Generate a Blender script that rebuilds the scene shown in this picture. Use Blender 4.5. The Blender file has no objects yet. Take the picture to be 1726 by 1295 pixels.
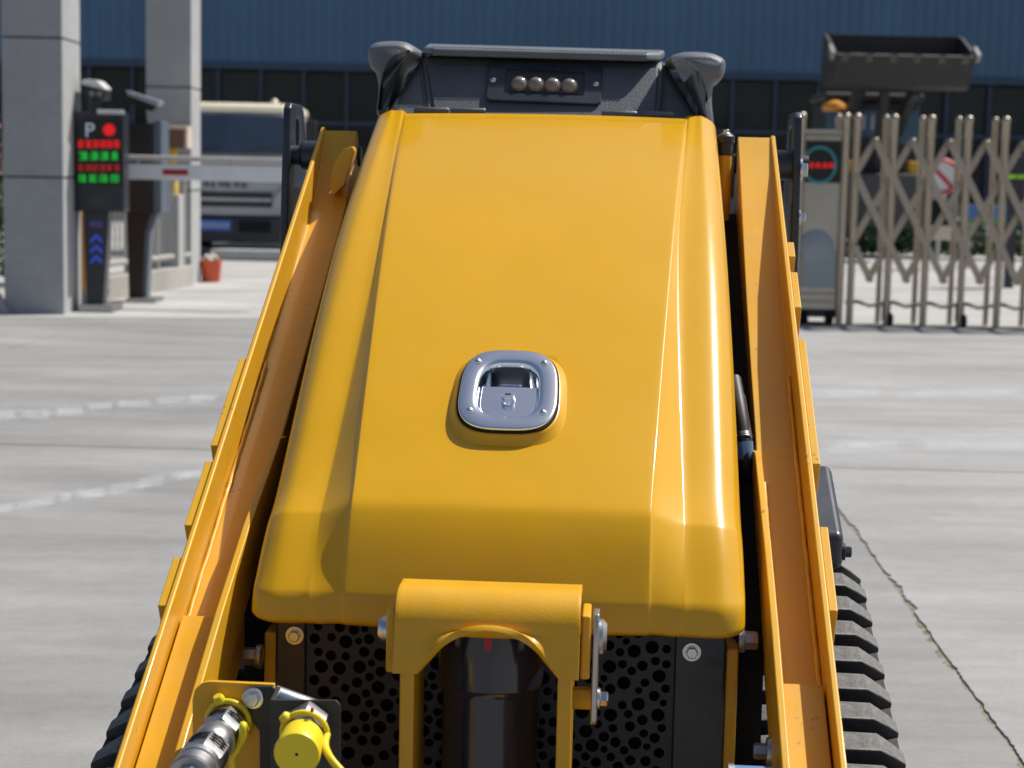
import bpy, bmesh, math, random
from mathutils import Vector, Matrix, geometry
random.seed(7)
S = bpy.context.scene
COL = S.collection
R = math.radians

# ------------------------------------------------------------------ camera
FPX = 3000.0                                   # focal length in photo pixels (photo 1726 x 1295)
CAMZ = 1.12
PITCH = math.atan(347.5 / FPX)
ROLL = R(1.2)
CAMR = Matrix.Rotation(math.pi/2 - PITCH, 3, 'X') @ Matrix.Rotation(ROLL, 3, 'Z')
CAMP = Vector((0, 0, CAMZ))
cd = bpy.data.cameras.new('camera'); cam = bpy.data.objects.new('camera', cd); COL.objects.link(cam)
cam.matrix_world = Matrix.Translation(CAMP) @ CAMR.to_4x4()
cd.sensor_fit = 'HORIZONTAL'; cd.sensor_width = 36.0; cd.lens = 36.0 * FPX / 1726.0
cd.clip_start = 0.05; cd.clip_end = 2000
cd.dof.use_dof = True; cd.dof.focus_distance = 2.42; cd.dof.aperture_fstop = 8.0
S.camera = cam

# ------------------------------------------------------------------ world, sun, exposure
SUN = Vector((0.48, 0.28, 0.83)).normalized()          # towards the sun: right, behind the machine, high
w = bpy.data.worlds.new('World'); S.world = w; w.use_nodes = True
wn = w.node_tree.nodes; wl = w.node_tree.links
sky = wn.new('ShaderNodeTexSky'); sky.sky_type = 'NISHITA'; sky.sun_disc = False
sky.sun_elevation = math.asin(SUN.z); sky.sun_rotation = math.atan2(SUN.x, SUN.y)
sky.air_density = 1.0; sky.dust_density = 2.2; sky.ozone_density = 1.0
wl.new(sky.outputs[0], wn['Background'].inputs['Color']); wn['Background'].inputs['Strength'].default_value = 0.075
sl = bpy.data.lights.new('sun', 'SUN'); sl.energy = 4.4; sl.angle = R(0.6); sl.color = (1.0, 0.955, 0.88)
so = bpy.data.objects.new('sun', sl); COL.objects.link(so); so.location = (20, 15, 40)
so.rotation_euler = (-SUN).to_track_quat('-Z', 'Y').to_euler()
S.view_settings.view_transform = 'Standard'; S.view_settings.look = 'None'
S.view_settings.exposure = 0.22; S.view_settings.gamma = 1.0

# ------------------------------------------------------------------ pixel -> direction helpers
def ray(px, py): return CAMR @ Vector(((px-863)/FPX, -(py-647.5)/FPX, -1))
def G(px, py, z=0.0):
    d = ray(px, py); return CAMP + d*((z-CAMP.z)/d.z)
def D(px, py, y):
    d = ray(px, py); return CAMP + d*(y/d.y)
YAW = R(-3.5)
O = D(838, 1072, 2.2); O.z = 0
RM = Matrix.Rotation(YAW, 3, 'Z')
CL = RM.transposed() @ (CAMP - O)
def m(px, py, ly):                                # point on the machine's cross plane ly
    d = RM.transposed() @ ray(px, py); return CL + d*((ly-CL.y)/d.y)

# ------------------------------------------------------------------ materials
MATS = {}
def mat(name, col, rough=0.5, metal=0.0, coat=0.0, spec=0.5, var=0.06, vscale=6.0, rvar=0.08,
        bump=0.0, bscale=200.0, emit=None, estr=0.0, dust=0.0, dustcol=(0.42, 0.38, 0.33), coords='Object', wavy=0.0, specks=0.0, rand=0.0):
    if name in MATS: return MATS[name]
    mt = bpy.data.materials.new(name); mt.use_nodes = True; MATS[name] = mt
    nt = mt.node_tree; n = nt.nodes; l = nt.links; b = n['Principled BSDF']
    tc = n.new('ShaderNodeTexCoord')
    nz = n.new('ShaderNodeTexNoise'); nz.inputs['Scale'].default_value = vscale; nz.inputs['Detail'].default_value = 6
    nz.inputs['Roughness'].default_value = 0.62
    l.new(tc.outputs[coords], nz.inputs['Vector'])
    mx = n.new('ShaderNodeMix'); mx.data_type = 'RGBA'
    mx.inputs[6].default_value = tuple(max(0, c*(1-var)) for c in col) + (1,)
    mx.inputs[7].default_value = tuple(min(1, c*(1+var)) for c in col) + (1,)
    rp = n.new('ShaderNodeMapRange'); rp.inputs[1].default_value = 0.3; rp.inputs[2].default_value = 0.7
    l.new(nz.outputs['Fac'], rp.inputs[0]); l.new(rp.outputs[0], mx.inputs[0])
    out = mx.outputs[2]
    if dust:
        n2 = n.new('ShaderNodeTexNoise'); n2.inputs['Scale'].default_value = vscale*3.1; n2.inputs['Detail'].default_value = 9
        n2.inputs['Roughness'].default_value = 0.75
        l.new(tc.outputs[coords], n2.inputs['Vector'])
        r2 = n.new('ShaderNodeMapRange'); r2.inputs[1].default_value = 0.42; r2.inputs[2].default_value = 0.8; r2.inputs[4].default_value = dust
        l.new(n2.outputs['Fac'], r2.inputs[0])
        m2 = n.new('ShaderNodeMix'); m2.data_type = 'RGBA'; m2.inputs[7].default_value = dustcol + (1,)
        l.new(r2.outputs[0], m2.inputs[0]); l.new(out, m2.inputs[6]); out = m2.outputs[2]
    if specks:
        vo = n.new('ShaderNodeTexVoronoi'); vo.inputs['Scale'].default_value = 95; l.new(tc.outputs[coords], vo.inputs['Vector'])
        n3 = n.new('ShaderNodeTexNoise'); n3.inputs['Scale'].default_value = 11; n3.inputs['Detail'].default_value = 3; l.new(tc.outputs[coords], n3.inputs['Vector'])
        ra = n.new('ShaderNodeMapRange'); ra.inputs[1].default_value = .30; ra.inputs[2].default_value = .18; l.new(vo.outputs['Distance'], ra.inputs[0])
        rb_ = n.new('ShaderNodeMapRange'); rb_.inputs[1].default_value = .60; rb_.inputs[2].default_value = .68; rb_.inputs[4].default_value = specks; l.new(n3.outputs['Fac'], rb_.inputs[0])
        mm = n.new('ShaderNodeMath'); mm.operation = 'MULTIPLY'; l.new(ra.outputs[0], mm.inputs[0]); l.new(rb_.outputs[0], mm.inputs[1])
        m3 = n.new('ShaderNodeMix'); m3.data_type = 'RGBA'; m3.inputs[7].default_value = (.10, .045, .02, 1)
        l.new(mm.outputs[0], m3.inputs[0]); l.new(out, m3.inputs[6]); out = m3.outputs[2]
    if rand:
        oi = n.new('ShaderNodeObjectInfo'); ro = n.new('ShaderNodeMapRange'); ro.inputs[3].default_value = 1-rand; ro.inputs[4].default_value = 1+rand; l.new(oi.outputs['Random'], ro.inputs[0])
        vs2 = n.new('ShaderNodeVectorMath'); vs2.operation = 'SCALE'; l.new(out, vs2.inputs[0]); l.new(ro.outputs[0], vs2.inputs['Scale']); out = vs2.outputs[0]
    l.new(out, b.inputs['Base Color'])
    rr = n.new('ShaderNodeMapRange'); rr.inputs[3].default_value = max(0.02, rough-rvar); rr.inputs[4].default_value = min(1, rough+rvar)
    l.new(nz.outputs['Fac'], rr.inputs[0]); l.new(rr.outputs[0], b.inputs['Roughness'])
    b.inputs['Metallic'].default_value = metal; b.inputs['Coat Weight'].default_value = coat
    b.inputs['Coat Roughness'].default_value = 0.06; b.inputs['Specular IOR Level'].default_value = spec
    if bump and wavy:
        wz = n.new('ShaderNodeTexNoise'); wz.inputs['Scale'].default_value = 7; wz.inputs['Detail'].default_value = 2; l.new(tc.outputs[coords], wz.inputs['Vector'])
        wb2 = n.new('ShaderNodeBump'); wb2.inputs['Strength'].default_value = wavy; wb2.inputs['Distance'].default_value = 0.02; l.new(wz.outputs['Fac'], wb2.inputs['Height'])
    if bump:
        bz = n.new('ShaderNodeTexNoise'); bz.inputs['Scale'].default_value = bscale; bz.inputs['Detail'].default_value = 3
        l.new(tc.outputs[coords], bz.inputs['Vector'])
        bp = n.new('ShaderNodeBump'); bp.inputs['Strength'].default_value = bump; bp.inputs['Distance'].default_value = 0.002
        l.new(bz.outputs['Fac'], bp.inputs['Height']); l.new(bp.outputs[0], b.inputs['Normal'])
        if wavy: l.new(wb2.outputs[0], bp.inputs['Normal'])
    if emit:
        b.inputs['Emission Color'].default_value = emit + (1,); b.inputs['Emission Strength'].default_value = estr
    return mt

YEL = (0.67, 0.355, 0.003)
hood_m = mat('hood_paint', YEL, rough=0.30, coat=0.3, spec=0.35, var=0.03, vscale=3, rvar=0.05, bump=0.035, bscale=260, dust=0.04, wavy=0.09)
arm_m = mat('arm_paint', (0.68, 0.355, 0.006), rough=0.42, spec=.4, coat=0.1, var=0.05, vscale=9, rvar=0.1, bump=0.08, bscale=160, dust=0.16, wavy=0.1, specks=0.6)
brk_m = mat('bracket_paint', (0.68, 0.35, 0.006), rough=0.42, spec=.4, coat=0.1, var=0.06, vscale=14, rvar=0.1, bump=0.12, bscale=260, dust=0.12)
blk_m = mat('black_paint', (0.016, 0.023, 0.040), rough=0.38, coat=0.15, var=0.2, bump=0.06, bscale=500, dust=0.08)
sat_m = mat('satin_black', (0.020, 0.021, 0.026), rough=0.5, var=0.2, bump=0.1, bscale=600, dust=0.06)
grl_m = mat('grille_grey', (0.032, 0.040, 0.058), rough=0.55, var=0.2, bump=0.1, bscale=500, dust=0.05)
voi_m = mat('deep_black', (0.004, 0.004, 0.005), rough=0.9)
cyl_m = mat('cylinder_black', (0.008, 0.012, 0.024), rough=0.22, coat=0.5, var=0.2, dust=0.03)
lea_m = mat('grey_leather', (0.125, 0.14, 0.16), rough=0.46, var=0.12, vscale=12, bump=0.55, bscale=420)
led_m = mat('dark_leather', (0.085, 0.098, 0.118), rough=0.5, var=0.12, vscale=12, bump=0.55, bscale=420)
sti_m = mat('stitch_thread', (0.055, 0.06, 0.07), rough=0.7)
chr_m = mat('chrome', (0.93, 0.95, 0.98), rough=0.13, metal=1.0, var=0.02, rvar=0.03)
zin_m = mat('zinc_steel', (0.62, 0.64, 0.66), rough=0.3, metal=1.0, var=0.1, vscale=40, bump=0.05)
stl_m = mat('dull_steel', (0.40, 0.40, 0.41), rough=0.42, metal=1.0, var=0.12, vscale=50, bump=0.08)
cap_m = mat('yellow_rubber', (0.78, 0.60, 0.015), rough=0.45, var=0.04)
rub_m = mat('track_rubber', (0.016, 0.016, 0.018), rough=0.7, var=0.2, vscale=14, bump=0.3, bscale=120, dust=0.25, dustcol=(0.12, 0.115, 0.11))
lugtop_m = mat('worn_sunlit_tread', (0.085, 0.084, 0.083), rough=0.6, var=0.35, vscale=22, bump=0.5, bscale=150, dust=0.9, dustcol=(0.24, 0.235, 0.225))
red_m = mat('red_marker', (0.45, 0.02, 0.03), rough=0.6)
blu_m = mat('blue_fitting', (0.18, 0.36, 0.62), rough=0.35, metal=0.4)
len_m = mat('lens_plastic', (0.24, 0.205, 0.175), rough=0.16, coat=0.6, var=0.05)
stp_m = mat('steel_plate_grey', (0.45, 0.46, 0.47), rough=0.36, metal=0.9)

# ------------------------------------------------------------------ mesh helpers
def link(o, parent=None):
    COL.objects.link(o)
    if parent is not None: o.parent = parent
    return o
def mesh(name, verts, faces, mt, parent=None, smooth=30, bevel=0, seg=2, sub=0, sol=0, recalc=True):
    me = bpy.data.meshes.new(name); me.from_pydata([tuple(v) for v in verts], [], faces)
    if recalc:
        bm = bmesh.new(); bm.from_mesh(me); bmesh.ops.recalc_face_normals(bm, faces=bm.faces); bm.to_mesh(me); bm.free()
    me.materials.append(mt)
    if smooth is not None:
        me.shade_smooth()
        if smooth < 180: me.set_sharp_from_angle(angle=R(smooth))
    o = link(bpy.data.objects.new(name, me), parent)
    if sol:
        md = o.modifiers.new('thickness', 'SOLIDIFY'); md.thickness = sol; md.offset = -1
    if bevel:
        md = o.modifiers.new('edge', 'BEVEL'); md.width = bevel; md.segments = seg; md.limit_method = 'ANGLE'
        md.angle_limit = R(32); md.harden_normals = True
    if sub:
        md = o.modifiers.new('smooth', 'SUBSURF'); md.levels = sub; md.render_levels = sub
    return o
def V(*a): return Vector(a)
def prism_data(pts, vec):
    n = len(pts); v = [Vector(p) for p in pts]; v += [p + Vector(vec) for p in v]
    f = [tuple(range(n)), tuple(range(2*n-1, n-1, -1))] + [(i, (i+1) % n, n+(i+1) % n, n+i) for i in range(n)]
    return v, f
def prism(name, pts, vec, mt, parent=None, **k):
    v, f = prism_data(pts, vec); return mesh(name, v, f, mt, parent, **k)
def box_data(a, b):
    x0, y0, z0 = a; x1, y1, z1 = b
    return prism_data([(x0, y0, z0), (x1, y0, z0), (x1, y1, z0), (x0, y1, z0)], (0, 0, z1-z0))
def box(name, a, b, mt, parent=None, **k):
    v, f = box_data(a, b); return mesh(name, v, f, mt, parent, **k)
def merge(*ds):
    V_, F_ = [], []
    for v, f in ds:
        o = len(V_); V_ += list(v); F_ += [tuple(i+o for i in q) for q in f]
    return V_, F_
def frame(d):
    d = Vector(d).normalized(); u = d.orthogonal().normalized()
    if abs(d.z) < 0.9: u = Vector((0, 0, 1)).cross(d).normalized()
    return u, d.cross(u).normalized(), d
def lathe_data(p0, p1, prof, n=24, rot=0.0):
    """prof: list of (t, radius), t in 0..1 along p0->p1; n sides"""
    p0, p1 = Vector(p0), Vector(p1); u, v, d = frame(p1-p0); vs, fs = [], []
    for t, r in prof:
        c = p0.lerp(p1, t)
        for i in range(n):
            a = rot + 2*math.pi*i/n; vs.append(c + (u*math.cos(a) + v*math.sin(a))*r)
    for j in range(len(prof)-1):
        for i in range(n): fs.append((j*n+i, j*n+(i+1) % n, (j+1)*n+(i+1) % n, (j+1)*n+i))
    fs.append(tuple(range(n-1, -1, -1))); fs.append(tuple((len(prof)-1)*n+i for i in range(n)))
    return vs, fs
def lathe(name, p0, p1, prof, mt, parent=None, n=24, rot=0.0, **k):
    v, f = lathe_data(p0, p1, prof, n, rot); return mesh(name, v, f, mt, parent, **k)
def cyl(name, p0, p1, r, mt, parent=None, n=24, **k):
    return lathe(name, p0, p1, [(0, r), (1, r)], mt, parent, n, **k)
def tube_data(path, r, n=10):
    path = [Vector(p) for p in path]; vs, fs = [], []; up = None
    for i, p in enumerate(path):
        d = (path[min(i+1, len(path)-1)] - path[max(i-1, 0)]).normalized()
        if up is None: up = frame(d)[0]
        up = (up - d*up.dot(d)).normalized(); w_ = d.cross(up)
        rr = r[i] if isinstance(r, (list, tuple)) else r
        for k in range(n):
            a = 2*math.pi*k/n; vs.append(p + (up*math.cos(a) + w_*math.sin(a))*rr)
    for j in range(len(path)-1):
        for k in range(n): fs.append((j*n+k, j*n+(k+1) % n, (j+1)*n+(k+1) % n, (j+1)*n+k))
    fs.append(tuple(range(n-1, -1, -1))); fs.append(tuple((len(path)-1)*n+i for i in range(n)))
    return vs, fs
def tube(name, path, r, mt, parent=None, n=10, **k):
    v, f = tube_data(path, r, n); return mesh(name, v, f, mt, parent, smooth=60, **k)
def loft_data(rings, closed=True, cap=True):
    n = len(rings[0]); vs = [p for r in rings for p in r]; fs = []
    for j in range(len(rings)-1):
        for i in range(n if closed else n-1): fs.append((j*n+i, j*n+(i+1) % n, (j+1)*n+(i+1) % n, (j+1)*n+i))
    if cap: fs.append(tuple(range(n-1, -1, -1))); fs.append(tuple((len(rings)-1)*n+i for i in range(n)))
    return vs, fs
def spline(pts, n):
    """Catmull-Rom through pts"""
    P = [Vector(p) for p in pts]; out = []
    for i in range(len(P)-1):
        a, b, c, d = P[max(i-1, 0)], P[i], P[i+1], P[min(i+2, len(P)-1)]
        for k in range(n):
            t = k/n
            out.append(0.5*((2*b) + (c-a)*t + (2*a-5*b+4*c-d)*t*t + (3*b-a-3*c+d)*t**3))
    out.append(P[-1]); return out
def empty(name, loc=(0, 0, 0), rz=0.0):
    o = bpy.data.objects.new(name, None); o.empty_display_size = 0.2; COL.objects.link(o)
    o.location = loc; o.rotation_euler = (0, 0, rz); return o
def tag(o, label=None, cat=None, group=None, kind=None):
    if label: o['label'] = label
    if cat: o['category'] = cat
    if group: o['group'] = group
    if kind: o['kind'] = kind
    return o
def dup(o, parent, loc=None, rot=None):
    c = o.copy(); COL.objects.link(c); c.parent = parent
    if loc is not None: c.location = loc
    if rot is not None: c.rotation_euler = rot
    return c
def bolt(name, p, axis, r, h, mt, parent, washer=1.5, wh=0.3):
    """hex head on a washer"""
    p = Vector(p); a = Vector(axis).normalized()
    d1 = lathe_data(p, p + a*h*wh, [(0, r*washer), (0.8, r*washer), (1, r*washer*0.95)], 20)
    d2 = lathe_data(p + a*h*wh*0.9, p + a*h, [(0, r), (0.85, r), (1, r*0.86)], 6)
    v, f = merge(d1, d2); return mesh(name, v, f, mt, parent, smooth=35)

# ================================================================== GROUND
def concrete(name, c0, c1, stain=0.5, bump=0.25, tint=(1, 1, 1)):
    mt = bpy.data.materials.new(name); mt.use_nodes = True; nt = mt.node_tree; n = nt.nodes; l = nt.links; b = n['Principled BSDF']
    tc = n.new('ShaderNodeTexCoord')
    geo = n.new('ShaderNodeNewGeometry')
    def noise(sc, det, rough, stretch=None):
        z = n.new('ShaderNodeTexNoise'); z.inputs['Scale'].default_value = sc; z.inputs['Detail'].default_value = det; z.inputs['Roughness'].default_value = rough
        if stretch:
            mp = n.new('ShaderNodeMapping'); mp.inputs['Scale'].default_value = stretch; l.new(geo.outputs['Position'], mp.inputs['Vector']); l.new(mp.outputs[0], z.inputs['Vector'])
        else: l.new(geo.outputs['Position'], z.inputs['Vector'])
        return z.outputs['Fac']
    def mr(x, a, b_, c, d):
        r = n.new('ShaderNodeMapRange'); l.new(x, r.inputs[0])
        for i, q in enumerate((a, b_, c, d)): r.inputs[i+1].default_value = q
        return r.outputs[0]
    def mul(a, b_):
        q = n.new('ShaderNodeMath'); q.operation = 'MULTIPLY'; l.new(a, q.inputs[0]); l.new(b_, q.inputs[1]); return q.outputs[0]
    big = mr(noise(0.55, 5, 0.6), 0.3, 0.7, 0, 1)
    cl = n.new('ShaderNodeMix'); cl.data_type = 'RGBA'; cl.inputs[6].default_value = tuple(x*t for x, t in zip((c0,)*3, tint))+(1,); cl.inputs[7].default_value = tuple(x*t for x, t in zip((c1,)*3, tint))+(1,)
    l.new(big, cl.inputs[0])
    st = mul(mr(noise(1.6, 8, 0.7, (0.35, 1.6, 1)), 0.35, 0.75, 1.0, 1.0-0.42*stain), mr(noise(14, 9, 0.72), 0.25, 0.8, 1.08, 0.88))
    st = mul(st, mr(noise(120, 3, 0.6), 0.3, 0.75, 1.05, 0.9))
    vo = n.new('ShaderNodeTexVoronoi'); vo.inputs['Scale'].default_value = 3.3; l.new(geo.outputs['Position'], vo.inputs['Vector'])
    st = mul(st, mr(vo.outputs['Distance'], 0.012, 0.03, 0.6, 1.0))
    vm = n.new('ShaderNodeVectorMath'); vm.operation = 'SCALE'; l.new(cl.outputs[2], vm.inputs[0]); l.new(st, vm.inputs['Scale'])
    l.new(vm.outputs[0], b.inputs['Base Color']); b.inputs['Roughness'].default_value = 0.82; b.inputs['Specular IOR Level'].default_value = 0.35
    bp = n.new('ShaderNodeBump'); bp.inputs['Strength'].default_value = bump; bp.inputs['Distance'].default_value = 0.004
    l.new(noise(60, 6, 0.7), bp.inputs['Height']); l.new(bp.outputs[0], b.inputs['Normal'])
    return mt
yard_m = concrete('yard_concrete', 0.27, 0.36, 0.95, 0.3, (1.0, 0.99, 0.97))
yard2_m = concrete('pale_slab_concrete', 0.325, 0.41, 0.85, 0.3, (1.0, 0.995, 0.985))
road_m = concrete('road_concrete', 0.38, 0.55, 0.9, 0.2, (1.0, 0.985, 0.95))
dirt_m = mat('joint_dirt', (0.21, 0.185, 0.14), rough=0.95, var=0.6, vscale=30, bump=0.5, bscale=90)
pil_m = concrete('pillar_stone', 0.38, 0.46, 0.3, 0.3, (0.97, 0.985, 1.0))
kerb_m = concrete('kerb_stone', 0.36, 0.46, 0.6, 0.4, (1.0, 0.96, 0.88))

gnd = mesh('ground', [(-700, -400, -0.005), (700, -400, -0.005), (700, 900, -0.005), (-700, 900, -0.005)], [(0, 1, 2, 3)], dirt_m, smooth=None)
tag(gnd, kind='structure')
SY = R(-2.65)
us = [-17.14, -12.64, -8.14, -3.64, 0.861, 5.36, 9.86, 14.36]
vs_ = [-7.93, -2.93, 2.07, 7.07, 12.07, 16.5]
def slab_edge(a, b, inward, amp, gap):
    L = (b-a).length; k = max(1, int(L/0.014)) if amp > 0.004 else max(1, int(L/0.25)); out = []
    run = 0.0
    for i in range(k):
        t = i/k; run = 0.86*run + 0.24*random.uniform(-1, 1)
        wm = .55+.45*math.sin(t*23+1.3)*math.sin(t*9.1+.4) if amp > .004 else 1
        j = gap + wm*(amp*max(0.0, 0.3+1.9*run) + amp*0.3*random.random()) if 0 < i else gap
        out.append(a.lerp(b, t) + inward*j)
    return out
for i in range(len(us)-1):
    for j in range(len(vs_)-1):
        x0, x1, y0, y1 = us[i], us[i+1], vs_[j], vs_[j+1]
        aR = 0.019 if (abs(x1-0.861) < .01 and y0 > 1) and y0 < 7 else 0.003
        aL = 0.019 if (abs(x0-0.861) < .01 and y0 > 1) and y0 < 7 else 0.003
        A, B, C_, D_ = Vector((x0, y0)), Vector((x1, y0)), Vector((x1, y1)), Vector((x0, y1))
        pts = slab_edge(A, B, Vector((0, 1)), 0.004, 0.006) + slab_edge(B, C_, Vector((-1, 0)), aR, 0.002) + \
              slab_edge(C_, D_, Vector((0, -1)), 0.004, 0.006) + slab_edge(D_, A, Vector((1, 0)), aL, 0.002)
        o = prism('slab', [(p.x, p.y, -0.0048) for p in pts], (0, 0, 0.0048), yard_m if x0 < .8 else yard2_m, gnd, smooth=None)
        o.rotation_euler = (0, 0, SY)
# pale road beyond the gate line
rp = [(-60, 12.2, 0.004), (-3.9, 13.28, 0.004), (-1.5, 13.75, 0.004), (2.2, 14.02, 0.004), (60, 14.02, 0.004), (60, 75, 0.004), (-60, 75, 0.004)]
road = prism('road', [(x, y, -0.02) for x, y, z in rp], (0, 0, 0.024), road_m, smooth=None); tag(road, kind='structure')
# worn white paint marks on the slabs
def paint_mat():
    mt = bpy.data.materials.new('worn_paint'); mt.use_nodes = True; n = mt.node_tree.nodes; l = mt.node_tree.links; b = n['Principled BSDF']
    geo = n.new('ShaderNodeNewGeometry'); z = n.new('ShaderNodeTexNoise'); z.inputs['Scale'].default_value = 7; z.inputs['Detail'].default_value = 10; z.inputs['Roughness'].default_value = 0.78
    l.new(geo.outputs['Position'], z.inputs['Vector'])
    uv = n.new('ShaderNodeUVMap'); sx = n.new('ShaderNodeSeparateXYZ'); l.new(uv.outputs[0], sx.inputs[0])
    def math_(op, a, b_):
        q = n.new('ShaderNodeMath'); q.operation = op
        for i, x in enumerate((a, b_)):
            if isinstance(x, (int, float)): q.inputs[i].default_value = x
            else: l.new(x, q.inputs[i])
        return q.outputs[0]
    def edge(c, w): return math_('MINIMUM', math_('MULTIPLY', math_('MINIMUM', c, math_('SUBTRACT', 1.0, c)), w), 1.0)
    e = math_('MULTIPLY', edge(sx.outputs[0], 5), edge(sx.outputs[1], 3))
    a = math_('SUBTRACT', math_('ADD', math_('MULTIPLY', e, 0.55), math_('MULTIPLY', z.outputs['Fac'], 1.5)), 0.95)
    mr = n.new('ShaderNodeMapRange'); mr.inputs[1].default_value = 0.0; mr.inputs[2].default_value = 0.6; mr.inputs[4].default_value = 0.6; l.new(a, mr.inputs[0])
    al = math_('MULTIPLY', mr.outputs[0], math_('MINIMUM', math_('MULTIPLY', e, 4), 1.0))
    b.inputs['Base Color'].default_value = (0.62, 0.64, 0.67, 1); b.inputs['Roughness'].default_value = 0.8
    l.new(al, b.inputs['Alpha']); return mt
pnt_m = paint_mat()
def blotch(px0, py0, px1, py1, th):
    a, b, c, d = G(px0, py0, 0.002), G(px1, py1, 0.002), G(px1, py1+th, 0.002), G(px0, py0+th, 0.002)
    o = mesh('paint_mark', [a, b, c, d], [(0, 1, 2, 3)], pnt_m, gnd, smooth=None, recalc=False)
    ul = o.data.uv_layers.new(name='UVMap')
    for li, q in zip(o.data.polygons[0].loop_indices, ((0, 0), (1, 0), (1, 1), (0, 1))): ul.data[li].uv = q
for k in range(6):                              # two rows of half worn white blocks on the left slabs
    x = 30 + k*57; y = 694-k*5.2
    blotch(x-random.uniform(0, 14), y-6, x+62, y-10, 22+random.uniform(-4, 5))
blotch(-30, 690, 70, 684, 26); blotch(300, 664, 368, 663, 22)
for k in range(7): blotch(-26+k*51-random.uniform(0, 10), 852-k*9.5, 52+k*51, 838-k*9.5, 26+random.uniform(-5, 6))
blotch(1375, 654, 1500, 652, 22); blotch(1490, 654, 1760, 650, 20); blotch(1375, 740, 1540, 734, 34); blotch(1520, 734, 1770, 738, 30)

# ================================================================== THE LOADER
LD = empty('compact_loader', O, YAW)
tag(LD, 'yellow tracked mini loader seen from the front with a long sloping hood', 'loader')
ST = [(1.000, 1.239), (.985, 1.233), (.75, 1.143), (.537, 1.042), (.286, .893), (.09, .762), (.035, .725), (.010, .707), (-.010, .680), (-.030, .643), (-.050, .603), (-.053, .594), (-.055, .566), (-.045, .556), (.06, .551)]
N = len(ST)
spine = []
for i, (y, z) in enumerate(ST):
    if i <= 5:
        a = ST[max(i-1, 0)]; b = ST[min(i+1, N-1)]; t = Vector((b[0]-a[0], b[1]-a[1])).normalized()
        nin = Vector((-t.y, t.x)); nin = nin if nin.y < 0 else -nin
        spine.append(Vector((y, z)) + nin*0.13)
    else:
        k = (i-6)/(N-7); spine.append(Vector((.118 - .010*k, .640 - .028*k)))
def lerp(a, b, t): return a+(b-a)*t
verts = []; cols = None
for i, (y, z) in enumerate(ST):
    k = min(1, max(0, (1.0-y)/0.98)); k2 = max(0, (k-.15)/.85)
    xc = lerp(.250, .190, k); k3 = max(0, (k-.45)/.55)**1.25; rise = 0.003*min(1, k*4) + .012*k + .024*k3
    if i >= 6: rise *= {6: .92, 7: .82, 8: .68, 9: .44, 10: .12, 11: .05}.get(i, 0.0)
    wv = .008 + .036*k3
    if i >= 12: wv = .03
    xw = xc + wv; sc_ = {0: .5, 1: .5, 2: .6, 3: .75, 4: .9, 7: .92, 8: .85, 9: .75, 10: .65, 11: .5}.get(i, 1.0 if i < 7 else .42)
    wd = .006*min(1, max(0, (k-.2)/.6))
    half = [(0, 0), (xc*.55, .0008), (xc-.020, .003), (xc-.004, .0036), (xc-.0005, .0042), (xc+.003, .006+rise*.10), (xw-.005, rise*.90+.004), (xw-.001, rise+.003), (xw+.006, rise+.0042), (min(xw+.018, lerp(xw, .280, .5)), rise+.0044),
            (lerp(xw, .280+wd, .8), rise+.006*sc_), (.280+wd, rise+.011*sc_), (.294+wd, rise+.023*sc_), (.302+wd, rise+.043*sc_), (.3045+wd, rise+.066*sc_), (.305+wd, .128)]
    P = Vector((y, z)); Q = spine[i]
    row = [(-x, d) for x, d in half[:0:-1]] + half
    for x, d in row:
        p = P.lerp(Q, min(1.0, d/.13)); verts.append((x, p.x, p.y))
    cols = len(row)
faces = [(i*cols+j, i*cols+j+1, (i+1)*cols+j+1, (i+1)*cols+j) for i in range(N-1) for j in range(cols-1)]
# cut the hinge notch out of the rearmost row
keep = []
for f in faces:
    xs = [verts[q][0] for q in f]; ys = [verts[q][1] for q in f]
    if min(ys) > .98 and max(abs(q) for q in xs) < .251: continue
    keep.append(f)
hood = mesh('hood', verts, keep, hood_m, LD, smooth=180)
cr = hood.data.attributes.new('crease_edge', 'FLOAT', 'EDGE'); hc = (cols-1)//2
for e in hood.data.edges:
    (r0, c0), (r1, c1) = divmod(e.vertices[0], cols), divmod(e.vertices[1], cols)
    val = 0.0
    if r0 == r1:
        sh = abs((c0+c1)/2-hc) > 6
        if r0 == 7: val = .80 if sh else .30
        if r0 == 10: val = .55
        if r0 == 12: val = .5
    elif c0 == c1:
        k = abs(c0-hc); f = min(1, max(0, (min(r0, r1)-1)/4)) if max(r0, r1) <= 10 else 0
        if k == 4: val = .75*f
        if k == 7: val = .5*f
    cr.data[e.index].value = val
md = hood.modifiers.new('smooth', 'SUBSURF'); md.levels = 3; md.render_levels = 3
md = hood.modifiers.new('thickness', 'SOLIDIFY'); md.thickness = 0.005; md.offset = -1
# hinges on the rear edge
for x0 in (-.235, .100):
    hg = []
    for k in range(2):
        a = V(x0+k*.066, 1.005, 1.236); b = V(x0+k*.066+.062, 1.005, 1.236)
        hg.append(lathe_data(a, b, [(0, .0055), (.03, .0065), (.97, .0065), (1, .0055)], 14))
    hg.append(box_data((x0, 1.0, 1.228), (x0+.128, 1.03, 1.2325)))
    v, f = merge(*hg); h = mesh('hinge', v, f, mat('hinge_grey', (.13, .135, .15), rough=.4, metal=.4), LD, smooth=35)

# chassis behind and below the hood
prism('chassis', [(-.283, .075, .16), (-.283, .075, .53), (-.283, .16, .62), (-.283, 1.0, 1.10), (-.283, 1.26, 1.10), (-.283, 1.26, .16)], (.566, 0, 0), voi_m, LD, smooth=None)
for s in (-1, 1):
    box('side_frame', (s*.300-.008, .05, .16), (s*.300+.008, .30, .525), brk_m, LD, bevel=.003)

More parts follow.
